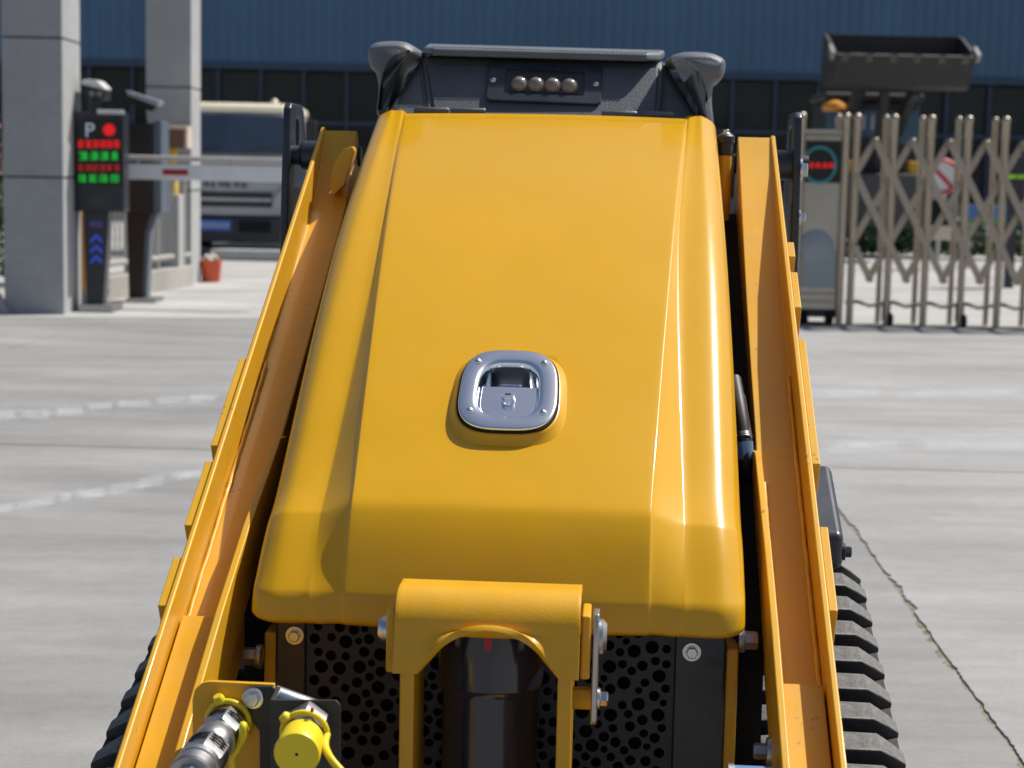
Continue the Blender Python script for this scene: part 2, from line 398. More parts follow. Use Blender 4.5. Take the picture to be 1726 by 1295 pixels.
# ---------------- latch
LC = V(-.003, .183, .8255); la = V(1, 0, 0); sl_ = math.atan2(.131, .196); lb = V(0, math.cos(sl_), math.sin(sl_)); lc = la.cross(lb).normalized()
def LP(a, b, c): return LC + la*a + lb*b + lc*c
def sq(ra, rb, c, n=64, e=3.2, db=0.0):
    o = []
    for i in range(n):
        t = 2*math.pi*i/n; ct, st = math.cos(t), math.sin(t)
        x = ra*math.copysign(abs(ct)**(2/e), ct); y = rb*math.copysign(abs(st)**(2/e), st)
        x *= 1 - .035*(y/rb)                      # a little narrower towards the top
        o.append(LP(x, y+db, c))
    return o
# opening for the recessed handle, hidden under the boss
th = hood.modifiers['thickness']; tk_ = th.thickness; hood.modifiers.remove(th)
dg = bpy.context.evaluated_depsgraph_get(); hm = bpy.data.meshes.new_from_object(hood.evaluated_get(dg)); hood.modifiers.clear(); hood.data = hm
bm = bmesh.new(); bm.from_mesh(hm); kill = []
for f in bm.faces:
    q = f.calc_center_median() - LC
    if abs(q.dot(la)/.062)**3.2 + abs(q.dot(lb)/.077)**3.2 < 1 and abs(q.dot(lc)) < .03: kill.append(f)
bmesh.ops.delete(bm, geom=kill, context='FACES'); bm.to_mesh(hm); bm.free(); hm.shade_smooth()
md = hood.modifiers.new('thickness', 'SOLIDIFY'); md.thickness = 0.004; md.offset = -1
def ringloft(rs):
    v, f = loft_data([sq(*q) for q in rs], cap=False); n = 64; f.append(tuple((len(rs)-1)*n+i for i in range(n))); return v, f
latch = mesh('latch', *ringloft(((.0655, .0815, .0120), (.0655, .0815, .0152), (.0648, .0808, .0163), (.0630, .079, .0168), (.0475, .0615, .0168), (.0435, .0575, .0160), (.0412, .0552, .0135), (.0398, .0537, .0080), (.0385, .0520, -.016), (.0365, .0495, -.0215), (.032, .044, -.0230), (.02, .03, -.0232))), chr_m, LD, smooth=50)
mesh('boss', *loft_data([sq(*q) for q in ((.086, .106, -.009), (.0775, .0955, -.001), (.0735, .090, .003), (.0710, .0870, .0075), (.0700, .0860, .0090), (.068, .084, .0096), (.055, .07, .0096))], cap=False), hood_m, latch, smooth=60)
mesh('gasket', *loft_data([sq(*q) for q in ((.0680, .0840, .0093), (.0680, .0840, .0122), (.0668, .0828, .0130), (.060, .075, .0130), (.060, .075, .0093))], cap=False), voi_m, latch, smooth=40)
pad = [p for p in sq(.0372, .0500, 0.0)]
pp = []
for i in range(64):
    t = 2*math.pi*i/64; ct, st = math.cos(t), math.sin(t)
    x = .0372*math.copysign(abs(ct)**(2/3.2), ct); y = .0500*math.copysign(abs(st)**(2/3.2), st); x *= 1-.035*(y/.05)
    pp.append((x, min(y, .016)))
prism('paddle', [LP(x, y, -.004) for x, y in pp], lc*.009, chr_m, latch, bevel=.0018, seg=3)
lathe('key_knob', LP(0, -.012, .0045), LP(0, -.012, .0165), [(0, .0098), (.25, .0096), (.35, .0088), (.9, .0086), (1, .0078)], chr_m, latch, n=28)
box('key_slot', (-.004, -.0009, 0), (.004, .0009, .0006), voi_m, latch, smooth=None)
ks = [o for o in COL.objects if o.name == 'key_slot'][0]
ks.matrix_local = Matrix.Translation(LP(0, -.012, .0164)) @ Matrix((la, lb, lc)).transposed().to_4x4()
for a, b in ((-.0455, .0545), (.0455, .0545), (-.0485, -.0475), (.0485, -.0475)):
    lathe('screw', LP(a, b, .0160), LP(a, b, .0205), [(0, .0052), (.35, .0050), (.75, .0036), (.9, .002), (1, .0012)], zin_m, latch, n=16, smooth=60)
    
# ---------------- padded console behind the hood
def body(name, ring0, ring1, mt, parent, bevel, seg=4):
    v, f = loft_data([ring0, ring1]); return mesh(name, v, f, mt, parent, smooth=40, bevel=bevel, seg=seg)
cons = body('console', [V(-.302, 1.016, 1.205), V(.292, 1.016, 1.200), V(.208, 1.128, 1.336), V(-.236, 1.128, 1.340)],
            [V(-.302, 1.27, 1.205), V(.292, 1.27, 1.200), V(.214, 1.27, 1.350), V(-.242, 1.27, 1.354)], lea_m, LD, .016)
cap_pts = [V(-.214, 1.086, 1.338), V(.180, 1.086, 1.334), V(.204, 1.126, 1.338), V(.214, 1.26, 1.352), V(-.242, 1.26, 1.357), V(-.234, 1.126, 1.342)]
prism('console_top_pad', cap_pts, (0, .004, .016), lea_m, LD, bevel=.006, seg=4)
# the darker centre panel between two slanting seams
def cf(x, t, off=.0):                               # point on the sloping console front, t 0 bottom .. 1 top
    p = V(x, 1.016, 1.203).lerp(V(x, 1.128, 1.342), t); return p + V(0, -.779, .627)*off
pnl = [cf(-.175, .10, -.002), cf(.170, .10, -.002), cf(.196, .22, -.002), cf(.200, .86, -.002), cf(-.226, .86, -.002), cf(-.203, .22, -.002)]
prism('centre_panel', pnl, V(0, -.779, .627)*.007, led_m, LD, bevel=.004, seg=3)
for path in ([(-.236, .95), (-.210, .24), (-.182, .07)], [(.208, .95), (.203, .24), (.178, .07)], [(-.180, .06), (0, .055), (.176, .06)]):
    pts = spline([cf(x, t, .0012) for x, t in path], 12)
    tube('seam', pts, .0016, sti_m, LD, n=6)
    for dx in (.006,):
        st = []
        for q in range(len(pts)-1):
            for k in (0, .5):
                a = pts[q].lerp(pts[q+1], k+.06); b = pts[q].lerp(pts[q+1], k+.40); o_ = V(math.copysign(dx, a.x) if abs(path[0][1]-path[-1][1]) > .2 else 0, 0, 0 if abs(path[0][1]-path[-1][1]) > .2 else -.006)
                st.append(tube_data([a+o_, a.lerp(b, .5)+o_+V(0, -.0008, .0005), b+o_], .0007, 5))
        v, f = merge(*st); mesh('stitching', v, f, sti_m, LD, smooth=60)
st = []
for k in range(52):
    x = -.214+k*.0076; st.append(tube_data([V(x, 1.0900, 1.3547-.0001*k), V(x+.003, 1.0896, 1.3552-.0001*k), V(x+.0058, 1.0900, 1.3547-.0001*k)], .0007, 5))
v, f = merge(*st); mesh('stitching', v, f, sti_m, LD, smooth=60)
# work light let into the panel
fc = cf(-.006, .60, .006); fx = V(1, 0, -.022).normalized(); fz = V(0, .627, .779); fn = V(0, -.779, .627)
def FP(a, b, c): return fc + fx*a + fz*b + fn*c
def rrect(hw, hh, r, n=6):
    o = []
    for cx, cy, a0 in ((hw-r, hh-r, 0), (-hw+r, hh-r, 90), (-hw+r, -hh+r, 180), (hw-r, -hh+r, 270)):
        for k in range(n+1): a = R(a0+90*k/n); o.append((cx+r*math.cos(a), cy+r*math.sin(a)))
    return o
wl_ = mesh('work_light', *loft_data([[FP(x, y, 0) for x, y in rrect(.104, .047, .010)], [FP(x, y, .0045) for x, y in rrect(.104, .047, .010)], [FP(x, y, .006) for x, y in rrect(.1025, .0455, .009)],
        [FP(x, y, .006) for x, y in rrect(.0725, .030, .004)], [FP(x, y, .0015) for x, y in rrect(.0715, .029, .004)]]), blk_m, LD, smooth=30)
for k in range(4):
    c = FP(-.0455+k*.0303, -.004, .002)
    lathe('lens', c, c+fn*.014, [(0, .0165), (.2, .0162), (.5, .0140), (.8, .0088), (.95, .004), (1, .001)], len_m, wl_, n=24, smooth=80)
prism('reflector', [FP(x, y, .0016) for x, y in rrect(.064, .023, .004)], fn*.001, mat('reflector_grey', (.03, .028, .027), rough=.3), wl_, smooth=None)
for a in (-.0935, .0935):
    lathe('screw', FP(a, 0, .0055), FP(a, 0, .010), [(0, .0062), (.4, .0058), (.8, .004), (1, .0015)], zin_m, wl_, n=16, smooth=60)
# padded grips left and right of the console
def grip(pts, ly0, ly1):
    ring = [m(px, py, 1.05) for px, py in pts]
    sp = spline([V(p.x, 0, p.z) for p in ring + [ring[0]]], 3)[:-1]
    cx = sum(p.x for p in sp)/len(sp); cz = sum(p.z for p in sp)/len(sp)
    def rg(y, s): return [V(cx+(p.x-cx)*s, y, cz+(p.z-cz)*s) for p in sp]
    def inset(y, dd):
        o = []
        for i, p in enumerate(sp):
            a, b = sp[i-1], sp[(i+1) % len(sp)]; t = (b-a).normalized(); nn = V(t.z, 0, -t.x)
            o.append(V(p.x, y, p.z) + nn*dd*SGN)
        return o
    area = sum(sp[i].x*sp[(i+1) % len(sp)].z - sp[(i+1) % len(sp)].x*sp[i].z for i in range(len(sp)))
    SGN = -1 if area > 0 else 1
    rings = [inset(ly0, .013), inset(ly0+.004, .0085), inset(ly0+.014, .0035), inset(ly0+.034, 0), inset(ly1-.02, 0), inset(ly1, .006)]
    v, f = loft_data(rings); return mesh('grip_pad', v, f, lea_m, LD, smooth=50)
grip([(619, 98), (620, 82), (632, 72), (655, 69), (684, 71), (702, 84), (700, 96), (680, 102), (664, 116), (656, 150), (650, 192), (634, 192), (637, 150), (633, 124), (624, 114)], 1.025, 1.26)
grip([(1222, 122), (1223, 104), (1212, 94), (1190, 88), (1150, 88), (1126, 98), (1123, 108), (1148, 112), (1165, 126), (1178, 160), (1186, 212), (1203, 216), (1200, 170), (1204, 142), (1216, 134)], 1.025, 1.26)

# ---------------- lift arms
ZS = .561
def az(y): return .465 + ZS*(y+.26)
an = V(0, -ZS, 1).normalized(); ad = V(0, -1, -ZS).normalized()
def AP(s, x, y, h): p = V(s*x, y, az(y)); return p + an*h
DEP = {}
DEP[-1] = [(1.06, -.006), (1.0, -.030), (.9, -.062), (.85, -.066), (.6, -.066), (.3, -.066), (0, -.066), (-.3, -.066), (-.62, -.066)]
DEP[1] = [(1.06, -.004), (.95, -.012), (.8, -.034), (.66, -.052), (.5, -.062), (.3, -.066), (0, -.066), (-.3, -.066), (-.62, -.066)]
for s in (-1, 1):
    dep = DEP[s]
    # one pressed shell: outer flange, web, rolled inner corner, inner wall
    rings = []
    for y, d in dep:
        prof = [(.404, -.16), (.412, -.16), (.412, 0), (.404, 0), (.404, d), (.345, d), (.345, -.16), (.353, -.16), (.353, d-.012), (.4035, d-.012)]
        rings.append([AP(s, x, y, h) for x, h in prof])
    arm = mesh('lift_arm', *loft_data(rings), arm_m, LD, smooth=20, bevel=.0032, seg=3)
    # inner gusset growing out of the web
    gy = [.335, .30, .22, .10, -.05, -.3, -.62]; gh = [-.072, -.045, -.034, -.016, -.006, -.004, -.004]
    top = [AP(s, .3455, y, h) for y, h in zip(gy, gh)]; bot = [AP(s, .3455, y, -.1) for y in gy]
    prism('gusset', [p+V(s*-.006, 0, 0) for p in top + bot[::-1]], (s*.0098, 0, 0), arm_m, arm, bevel=.0022, smooth=25)
    # liner plate near the front
    y0 = -.03 if s < 0 else -.10
    prism('liner_plate', [AP(s, .3502, y0, -.040), AP(s, .4012, y0, -.040), AP(s, .4012, -.62, -.040), AP(s, .3502, -.62, -.040)], -an*.02, arm_m, arm, bevel=.002, smooth=25)
    # weld beads
    wp = []
    for k in range(90):
        y = lerp(.48, -.55, k/89); d = -.066 if y < .3 else lerp(-.066, -.062, (y-.3)/.2)
        wp.append(AP(s, .4005 + random.uniform(-.0006, .0006), y, d+.002+random.uniform(-.0004, .0004)))
    tube('weld_bead', wp, [.0034+random.uniform(-.0004, .0004) for _ in wp], arm_m, arm, n=8)
    wp = [AP(s, .352+random.uniform(-.0005, .0005), lerp(.26, -.55, k/59), -.0645) for k in range(60)]
    tube('weld_bead', wp, [.0036+random.uniform(-.0006, .0006) for _ in wp], arm_m, arm, n=8)
    for (pa, pb) in ((.42, .235), (.205, .085), (.03, -.05)) if s < 0 else ((.745, .705), (.665, .575), (.50, .235), (.12, -.02)):
        pts = [AP(s, .4122, pa, -.004), AP(s, .4122, pb, -.004), AP(s, .4122, pb, -.12), AP(s, .4122, pa, -.12)]
        prism('wear_strip', pts, (s*.011, 0, 0), arm_m, arm, bevel=.0015, smooth=25)
        c = (AP(s, .418, pa, -.022)+AP(s, .418, pb, -.022))*.5
    # pivot pin boss through the arm's rear end
    py = 1.08; pz = az(1.02)-.03
    cyl('pivot_tube', (s*.34, py, pz), (s*.475, py, pz), .018, sat_m, LD, n=28)
    lathe('pivot_collar', (s*.413, py, pz), (s*.452, py, pz), [(0, .022), (.15, .027), (.85, .027), (1, .022)], blk_m, LD, n=28)
    # upright black side plate with a slot
    out = [(1.03, .62), (1.03, 1.02), (1.05, 1.20), (1.056, 1.238), (1.070, 1.248), (1.165, 1.248), (1.190, 1.238), (1.22, 1.14), (1.24, 1.02), (1.24, .90), (1.20, .62)]
    slot = [(1.125+.016*math.cos(R(a)), (1.206 if 0 <= a <= 180 else 1.168)+.016*math.sin(R(a))) for a in range(0, 360, 20)]
    v2 = [Vector(p) for p in out+slot]; no, ns = len(out), len(slot)
    e2 = [(i, (i+1) % no) for i in range(no)] + [(no+i, no+(i+1) % ns) for i in range(ns)]
    dv, de, df, *_ = geometry.delaunay_2d_cdt(v2, e2, [], 1, 1e-6)
    def inside(p, poly):
        c = False
        for i in range(len(poly)):
            a, b = poly[i], poly[i-1]
            if (a[1] > p.y) != (b[1] > p.y) and p.x < (b[0]-a[0])*(p.y-a[1])/(b[1]-a[1])+a[0]: c = not c
        return c
    fs = []
    for t in df:
        c = sum((dv[i] for i in t), Vector((0, 0)))/3
        if inside(c, out) and not inside(c, slot): fs.append(tuple(t))
    X = .474 if s < 0 else .452
    pl_ = mesh('upright_plate', [(s*X, p.x, p.y) for p in dv], fs, blk_m, LD, smooth=30)
    mdp = pl_.modifiers.new('thickness', 'SOLIDIFY'); mdp.thickness = .014; mdp.offset = 0
    mdp = pl_.modifiers.new('edge', 'BEVEL'); mdp.width = .003; mdp.segments = 2; mdp.limit_method = 'ANGLE'
    if s > 0:
        bolt('bolt', (X+.006, 1.06, 1.145), (1, 0, 0), .014, .014, zin_m, LD); bolt('bolt', (X+.006, 1.045, 1.06), (1, 0, 0), .009, .012, zin_m, LD)
    # black filler added to darken the gap between hood and arm
    prism('gap_filler', [V(s*.306, .10, .20), V(s*.306, .10, az(.10)-.12), V(s*.306, 1.02, az(1.02)-.12), V(s*.306, 1.24, az(1.02)-.12), V(s*.306, 1.24, .20)], (s*.0385, 0, 0), voi_m, LD, smooth=None)
    if s > 0:
        lathe('rubber_bumper', (s*.321, 1.01, 1.165), (s*.321, 1.01, 1.205), [(0, .010), (.1, .013), (.6, .013), (.62, .016), (.9, .016), (1, .012)], sat_m, LD, n=18)
        bolt('bolt', (s*.321, 1.01, 1.204), (0, 0, 1), .006, .009, zin_m, LD)
        cyl('bumper_stem', (s*.321, 1.01, .95), (s*.321, 1.01, 1.167), .012, brk_m, LD, n=14)
    else:
        ear = [m(*p, .93) for p in ((566, 270), (580, 252), (594, 246), (598, 254), (592, 276), (580, 312), (562, 331), (557, 320), (559, 290))]
        prism('stop_ear', ear, (0, .03, 0), arm_m, LD, bevel=.003)

# ---------------- perforated grille under the hood lip
GY = .052
x0, x1, z0, z1 = -.252, .226, .345, .560
holes = []; random.seed(11); tries = 0
for r, cnt in ((.0088, 60), (.0070, 90), (.0058, 150), (.0048, 160)):
    got = tries = 0
    while got < cnt and tries < 9000:
        tries += 1; x = random.uniform(x0+.010, x1-.010); z = random.uniform(z0+.010, z1-.006)
        if all((x-a)**2+(z-b)**2 > (r+c+.0024)**2 for a, b, c in holes): holes.append((x, z, r)); got += 1
v2 = [Vector(p) for p in ((x0, z0), (x1, z0), (x1, z1), (x0, z1))]; e2 = [(0, 1), (1, 2), (2, 3), (3, 0)]
for a, b, c in holes:
    i0 = len(v2)
    for k in range(14): v2.append(Vector((a+c*math.cos(k*math.pi/7), b+c*math.sin(k*math.pi/7))))
    e2 += [(i0+k, i0+(k+1) % 14) for k in range(14)]
dv, de, df, *_ = geometry.delaunay_2d_cdt(v2, e2, [], 1, 1e-7)
fs = []
for t in df:
    c = sum((dv[i] for i in t), Vector((0, 0)))/3
    if all((c.x-a)**2+(c.y-b)**2 > (r*.97)**2 for a, b, r in holes): fs.append(tuple(t))
gr = mesh('grille', [(p.x, GY, p.y) for p in dv], fs, grl_m, LD, smooth=None)
md = gr.modifiers.new('thickness', 'SOLIDIFY'); md.thickness = .003
box('grille_base', (-.2522, GY-.004, .16), (.2262, GY+.01, .3445), grl_m, LD, smooth=None)
box('grille_post', (-.291, GY-.008, .16), (-.2525, GY+.02, .552), blk_m, LD, bevel=.003)
box('grille_post', (.2265, GY-.008, .16), (.291, GY+.02, .552), blk_m, LD, bevel=.003)
for p in ((497, 1071), (1166, 1099)):
    q = m(*p, GY-.008); bolt('bolt', (q.x, GY-.008, q.z), (0, -1, 0), .0078, .009, zin_m, LD, washer=1.6, wh=.25)
box('front_crossbar', (-.335, -.30, .05), (.335, .07, .19), brk_m, LD, bevel=.006)

# ---------------- tilt cylinder and its yoke
yk = []
nx = 44; ytop = .634
prof_front = -.205
for i in range(nx+1):
    x = lerp(-.108, .108, i/nx)
    xr = x - .003
    if abs(xr) < .066: zb = .527 + math.sqrt(max(0, .077**2 - xr**2))
    elif abs(xr) < .082: zb = lerp(.527+math.sqrt(.077**2-.066**2), .546, (abs(xr)-.066)/.016)
    else: zb = .546
    col = [V(x, -.085, ytop-.012), V(x, -.105, ytop), V(x, -.140, ytop)]
    r_ = .042
    for k in range(1, 9):
        a = R(90*k/8); col.append(V(x, -.140-(r_)*math.sin(a)-.0*k, ytop-r_+r_*math.cos(a)))
    zf = ytop-r_
    for k in range(1, 5): col.append(V(x, -.182-.003*k, lerp(zf, zb, k/4)))
    yk.append(col)
vv = [p for c in yk for p in c]; nn = len(yk[0])
ff = [(i*nn+j, i*nn+j+1, (i+1)*nn+j+1, (i+1)*nn+j) for i in range(nx) for j in range(nn-1)]
yoke = mesh('cylinder_yoke', vv, ff, brk_m, LD, smooth=40)
md = yoke.modifiers.new('thickness', 'SOLIDIFY'); md.thickness = .008; md.offset = 0
md = yoke.modifiers.new('edge', 'BEVEL'); md.width = .003; md.segments = 2; md.limit_method = 'ANGLE'; md.angle_limit = R(50)
for s in (-1, 1):
    box('yoke_leg', (s*.092-.0085, -.185, .19), (s*.092+.0085, -.075, .562), brk_m, LD, bevel=.002)
    prism('pin_boss', [(s*.109, -.165, .615), (s*.109, -.10, .615), (s*.109, -.10, .545), (s*.109, -.165, .538)], (s*.011, 0, 0), brk_m, LD, bevel=.003)
lathe('pin', (-.132, -.135, .583), (-.1, -.135, .583), [(0, .013), (.15, .016), (.9, .016), (1, .016)], zin_m, LD)
kp = prism('keeper_plate', [(.1225, -.150, .614), (.1225, -.120, .614), (.1225, -.112, .600), (.1225, -.112, .565), (.1225, -.122, .54), (.1225, -.122, .484), (.1225, -.128, .478), (.1225, -.145, .478), (.1225, -.150, .484), (.1225, -.150, .54), (.1225, -.158, .565), (.1225, -.158, .600)], (.0075, 0, 0), stp_m, LD, bevel=.002)
lathe('pin_head', (.1295, -.135, .583), (.139, -.135, .583), [(0, .021), (.5, .021), (1, .016)], stp_m, kp, n=28)
bolt('bolt', (.1295, -.136, .508), (1, 0, 0), .0085, .013, zin_m, kp)
cyl('spacer', (.099, -.136, .508), (.1226, -.136, .508), .0135, brk_m, LD, n=6)
ca, cb = V(.0, -.098, .611), V(.003, -.150, .12)
tc_ = lathe('tilt_cylinder', ca, cb, [(0, .05), (.006, .0635), (.20, .0635), (.206, .0605), (.215, .0585), (.22, .0575), (1, .0575)], cyl_m, LD, n=56, smooth=35)
prism('paint_mark', [V(-.004, -.1640, .586), V(.005, -.1640, .586), V(.0045, -.1660, .571), V(.0005, -.1662, .569), V(-.0035, -.1660, .571)], (0, -.001, 0), red_m, tc_, smooth=None)

# ---------------- hydraulic couplers
yp = [m(*p, -.25) for p in ((325, 1300), (324, 1180), (328, 1163), (340, 1152), (352, 1149), (462, 1154), (462, 1300))]
yp = [V(p.x, -.25, p.z) for p in yp]; yp[0].z = yp[-1].z = .18
cb_ = prism('coupler_bracket', yp, (0, .008, 0), brk_m, LD, bevel=.0012)
bp_ = [m(*p, -.255) for p in ((416, 1175), (418, 1162), (426, 1157), (459, 1157), (467, 1164), (460, 1180), (458, 1300), (440, 1300), (438, 1232), (416, 1205))]
bp_ = [V(p.x, -.2515, p.z) for p in bp_]; bp_[6].z = bp_[7].z = .18
bb = prism('coupler_plate', bp_, (0, -.005, 0), sat_m, LD, bevel=.001)
fp = [m(*p, -.285) for p in ((456, 1178), (568, 1179), (575, 1187), (576, 1300), (456, 1300))]
fp = [V(p.x, -.285, p.z) for p in fp]; fp[3].z = fp[4].z = .18
prism('coupler_plate', fp, (0, -.005, 0), sat_m, LD, bevel=.0012)
ux = fp[0].x
prism('plate_fold', [V(ux, -.2525, .5425), V(ux, -.2895, fp[0].z-.001), V(ux, -.2895, .18), V(ux, -.2525, .18)], (.005, 0, 0), sat_m, LD, bevel=.001)
q = m(427, 1177, -.257); bolt('bolt', (q.x, -.2565, q.z), (0, -1, 0), .0085, .010, zin_m, LD, washer=1.45)
cyl('hose_end', m(462, 1172, -.235), m(535, 1198, -.235), .012, zin_m, LD, n=16)
def coupler(p0, p1, secs, mt_, parent):
    for k, (t0, t1, r, n, mm) in enumerate(secs):
        a, b = p0.lerp(p1, t0), p0.lerp(p1, t1)
        lathe('coupler_section', a, b, [(0, r*.93), (.1, r), (.88, r), (1, r*.92)], mm, parent, n=n, rot=.3, smooth=33)
p0, p1 = m(388, 1212, -.25), m(300, 1340, -.45)
qc = cyl('quick_coupler', p0+(p0-p1)*.04, p0.lerp(p1, .5), .014, stl_m, LD, n=20)
coupler(p0, p1, [(.06, .24, .0232, 6, stl_m), (.24, .29, .0190, 28, stl_m), (.29, .42, .0224, 32, stl_m), (.42, .62, .0246, 6, stl_m), (.62, .68, .0242, 32, stl_m), (.68, .78, .0238, 32, stl_m), (.78, .88, .0150, 6, zin_m)], stl_m, qc)
# knurl grooves on the coupler
for t in (.13, .16, .47, .50, .53):
    c = p0.lerp(p1, t); u, v_, d = frame(p1-p0); rr = .0232 if t < .3 else .0246
    pth = [c + (u*math.cos(R(a))+v_*math.sin(R(a)))*rr*.955 for a in range(0, 370, 10)]
    tube('groove', pth, .0011, sat_m, qc, n=5)
c = p0.lerp(p1, .04); u, v_, d = frame(p1-p0)
ringp = [c + (u*math.cos(R(a))+v_*math.sin(R(a)))*.0245 for a in range(0, 370, 10)]
ring = tube('cap_tether', ringp, .0036, cap_m, LD, n=8)
top = max(ringp, key=lambda p: p.z + .3*(-p.x)); lathe('tether_knob', top, top+(top-c).normalized()*.009+d*.002, [(0, .006), (.5, .0068), (1, .005)], cap_m, ring, n=14, smooth=60)
s0 = min(ringp, key=lambda p: p.z - p.x*1.5)
sp_ = [s0] + [m(*q, -.30) for q in ((410, 1222), (408, 1242), (400, 1262), (391, 1278), (393, 1300), (397, 1330))]
tube('tether_strap', spline(sp_, 5), .0042, cap_m, ring, n=8)
p0, p1 = m(522, 1214, -.284), m(500, 1272, -.375)
ps = cyl('capped_coupler', p0, p0.lerp(p1, .6), .016, stl_m, LD, n=20)
u, v_, d = frame(p1-p0)
lathe('hex_nut', p0.lerp(p1, .02), p0.lerp(p1, .30), [(0, .0235), (.1, .025), (.9, .025), (1, .0235)], stl_m, ps, n=6, rot=.5)
lathe('coupler_collar', p0.lerp(p1, .34), p0.lerp(p1, .6), [(0, .0215), (1, .0215)], stl_m, ps, n=6, rot=.2)
c = p0.lerp(p1, .40); ringp = [c + (u*math.cos(R(a))+v_*math.sin(R(a)))*.0245 for a in range(0, 370, 10)]
ring = tube('cap_tether', ringp, .0036, cap_m, LD, n=8)
top = max(ringp, key=lambda p: p.z - 1.2*p.x); lathe('tether_knob', top, top+(top-c).normalized()*.008, [(0, .0065), (.5, .007), (1, .005)], cap_m, ring, n=14, smooth=60)
dc = lathe('dust_cap', p0.lerp(p1, .52), p1, [(0, .0215), (.08, .0230), (.5, .0240), (.93, .0252), (1, .0238)], cap_m, LD, n=40, smooth=35)
lathe('cap_dimple', p1-d*.0005, p1+d*.0006, [(0, .0018), (1, .0015)], voi_m, dc, n=12)
tube('tether_strap', spline([ringp[18] if ringp[18].x > c.x else ringp[0], m(548, 1258, -.34), m(560, 1282, -.36), m(585, 1310, -.37)], 6), .0044, cap_m, ring, n=8)
p = m(527, 1200, -.292); box('red_line', (p.x-.001, -.2915, p.z-.006), (p.x+.002, -.2900, p.z+.008), red_m, LD, smooth=None)
p = m(520, 1222, -.36); box('red_line', (p.x-.002, -.338, p.z+.007), (p.x+.001, -.333, p.z+.011), red_m, LD, smooth=None)

# ---------------- right side: hoses, fittings, tank box
tube('hydraulic_hose', spline([m(1238, 640, .45), m(1247, 690, .40), m(1254, 740, .37), m(1257, 790, .36), m(1254, 830, .40)], 8), .0105, sat_m, LD, n=14)
hs = []
for k in range(26):
    t = k/25; c = m(lerp(1243, 1254, t), lerp(672, 740, t), lerp(.42, .37, t)); c2 = m(lerp(1243, 1254, t+.02), lerp(672, 740, t+.02), lerp(.42, .37, t+.02))
    hs.append(lathe_data(c, c2, [(0, .0125), (1, .0125)], 14))
v, f = merge(*hs); mesh('hose_guard', v, f, stl_m, LD, smooth=40)
cyl('hose_ferrule', m(1253, 745, .367), m(1256, 775, .362), .0135, blu_m, LD, n=16)
for s in (1, -1):
    bolt('bolt', (s*.305, .02, .545 if s > 0 else .50), (s, 0, 0), .012, .024, stl_m, LD, washer=1.3)
bolt('bolt', (.341, -.10, .44), (-1, 0, 0), .010, .022, stl_m, LD, washer=1.7)
cyl('fitting', (.285, -.22, .445), (.345, -.22, .445), .016, blu_m, LD, n=6)
cyl('fitting', (.281, -.22, .445), (.288, -.22, .445), .018, zin_m, LD, n=20)
bx = prism('side_box', [(.43, .50, .535), (.43, .70, .535), (.43, .70, .668), (.43, .50, .590)], (.064, 0, 0), blk_m, LD, bevel=.012, seg=4)
bolt('bolt', (.494, .52, .560), (1, 0, 0), .009, .014, sat_m, LD)

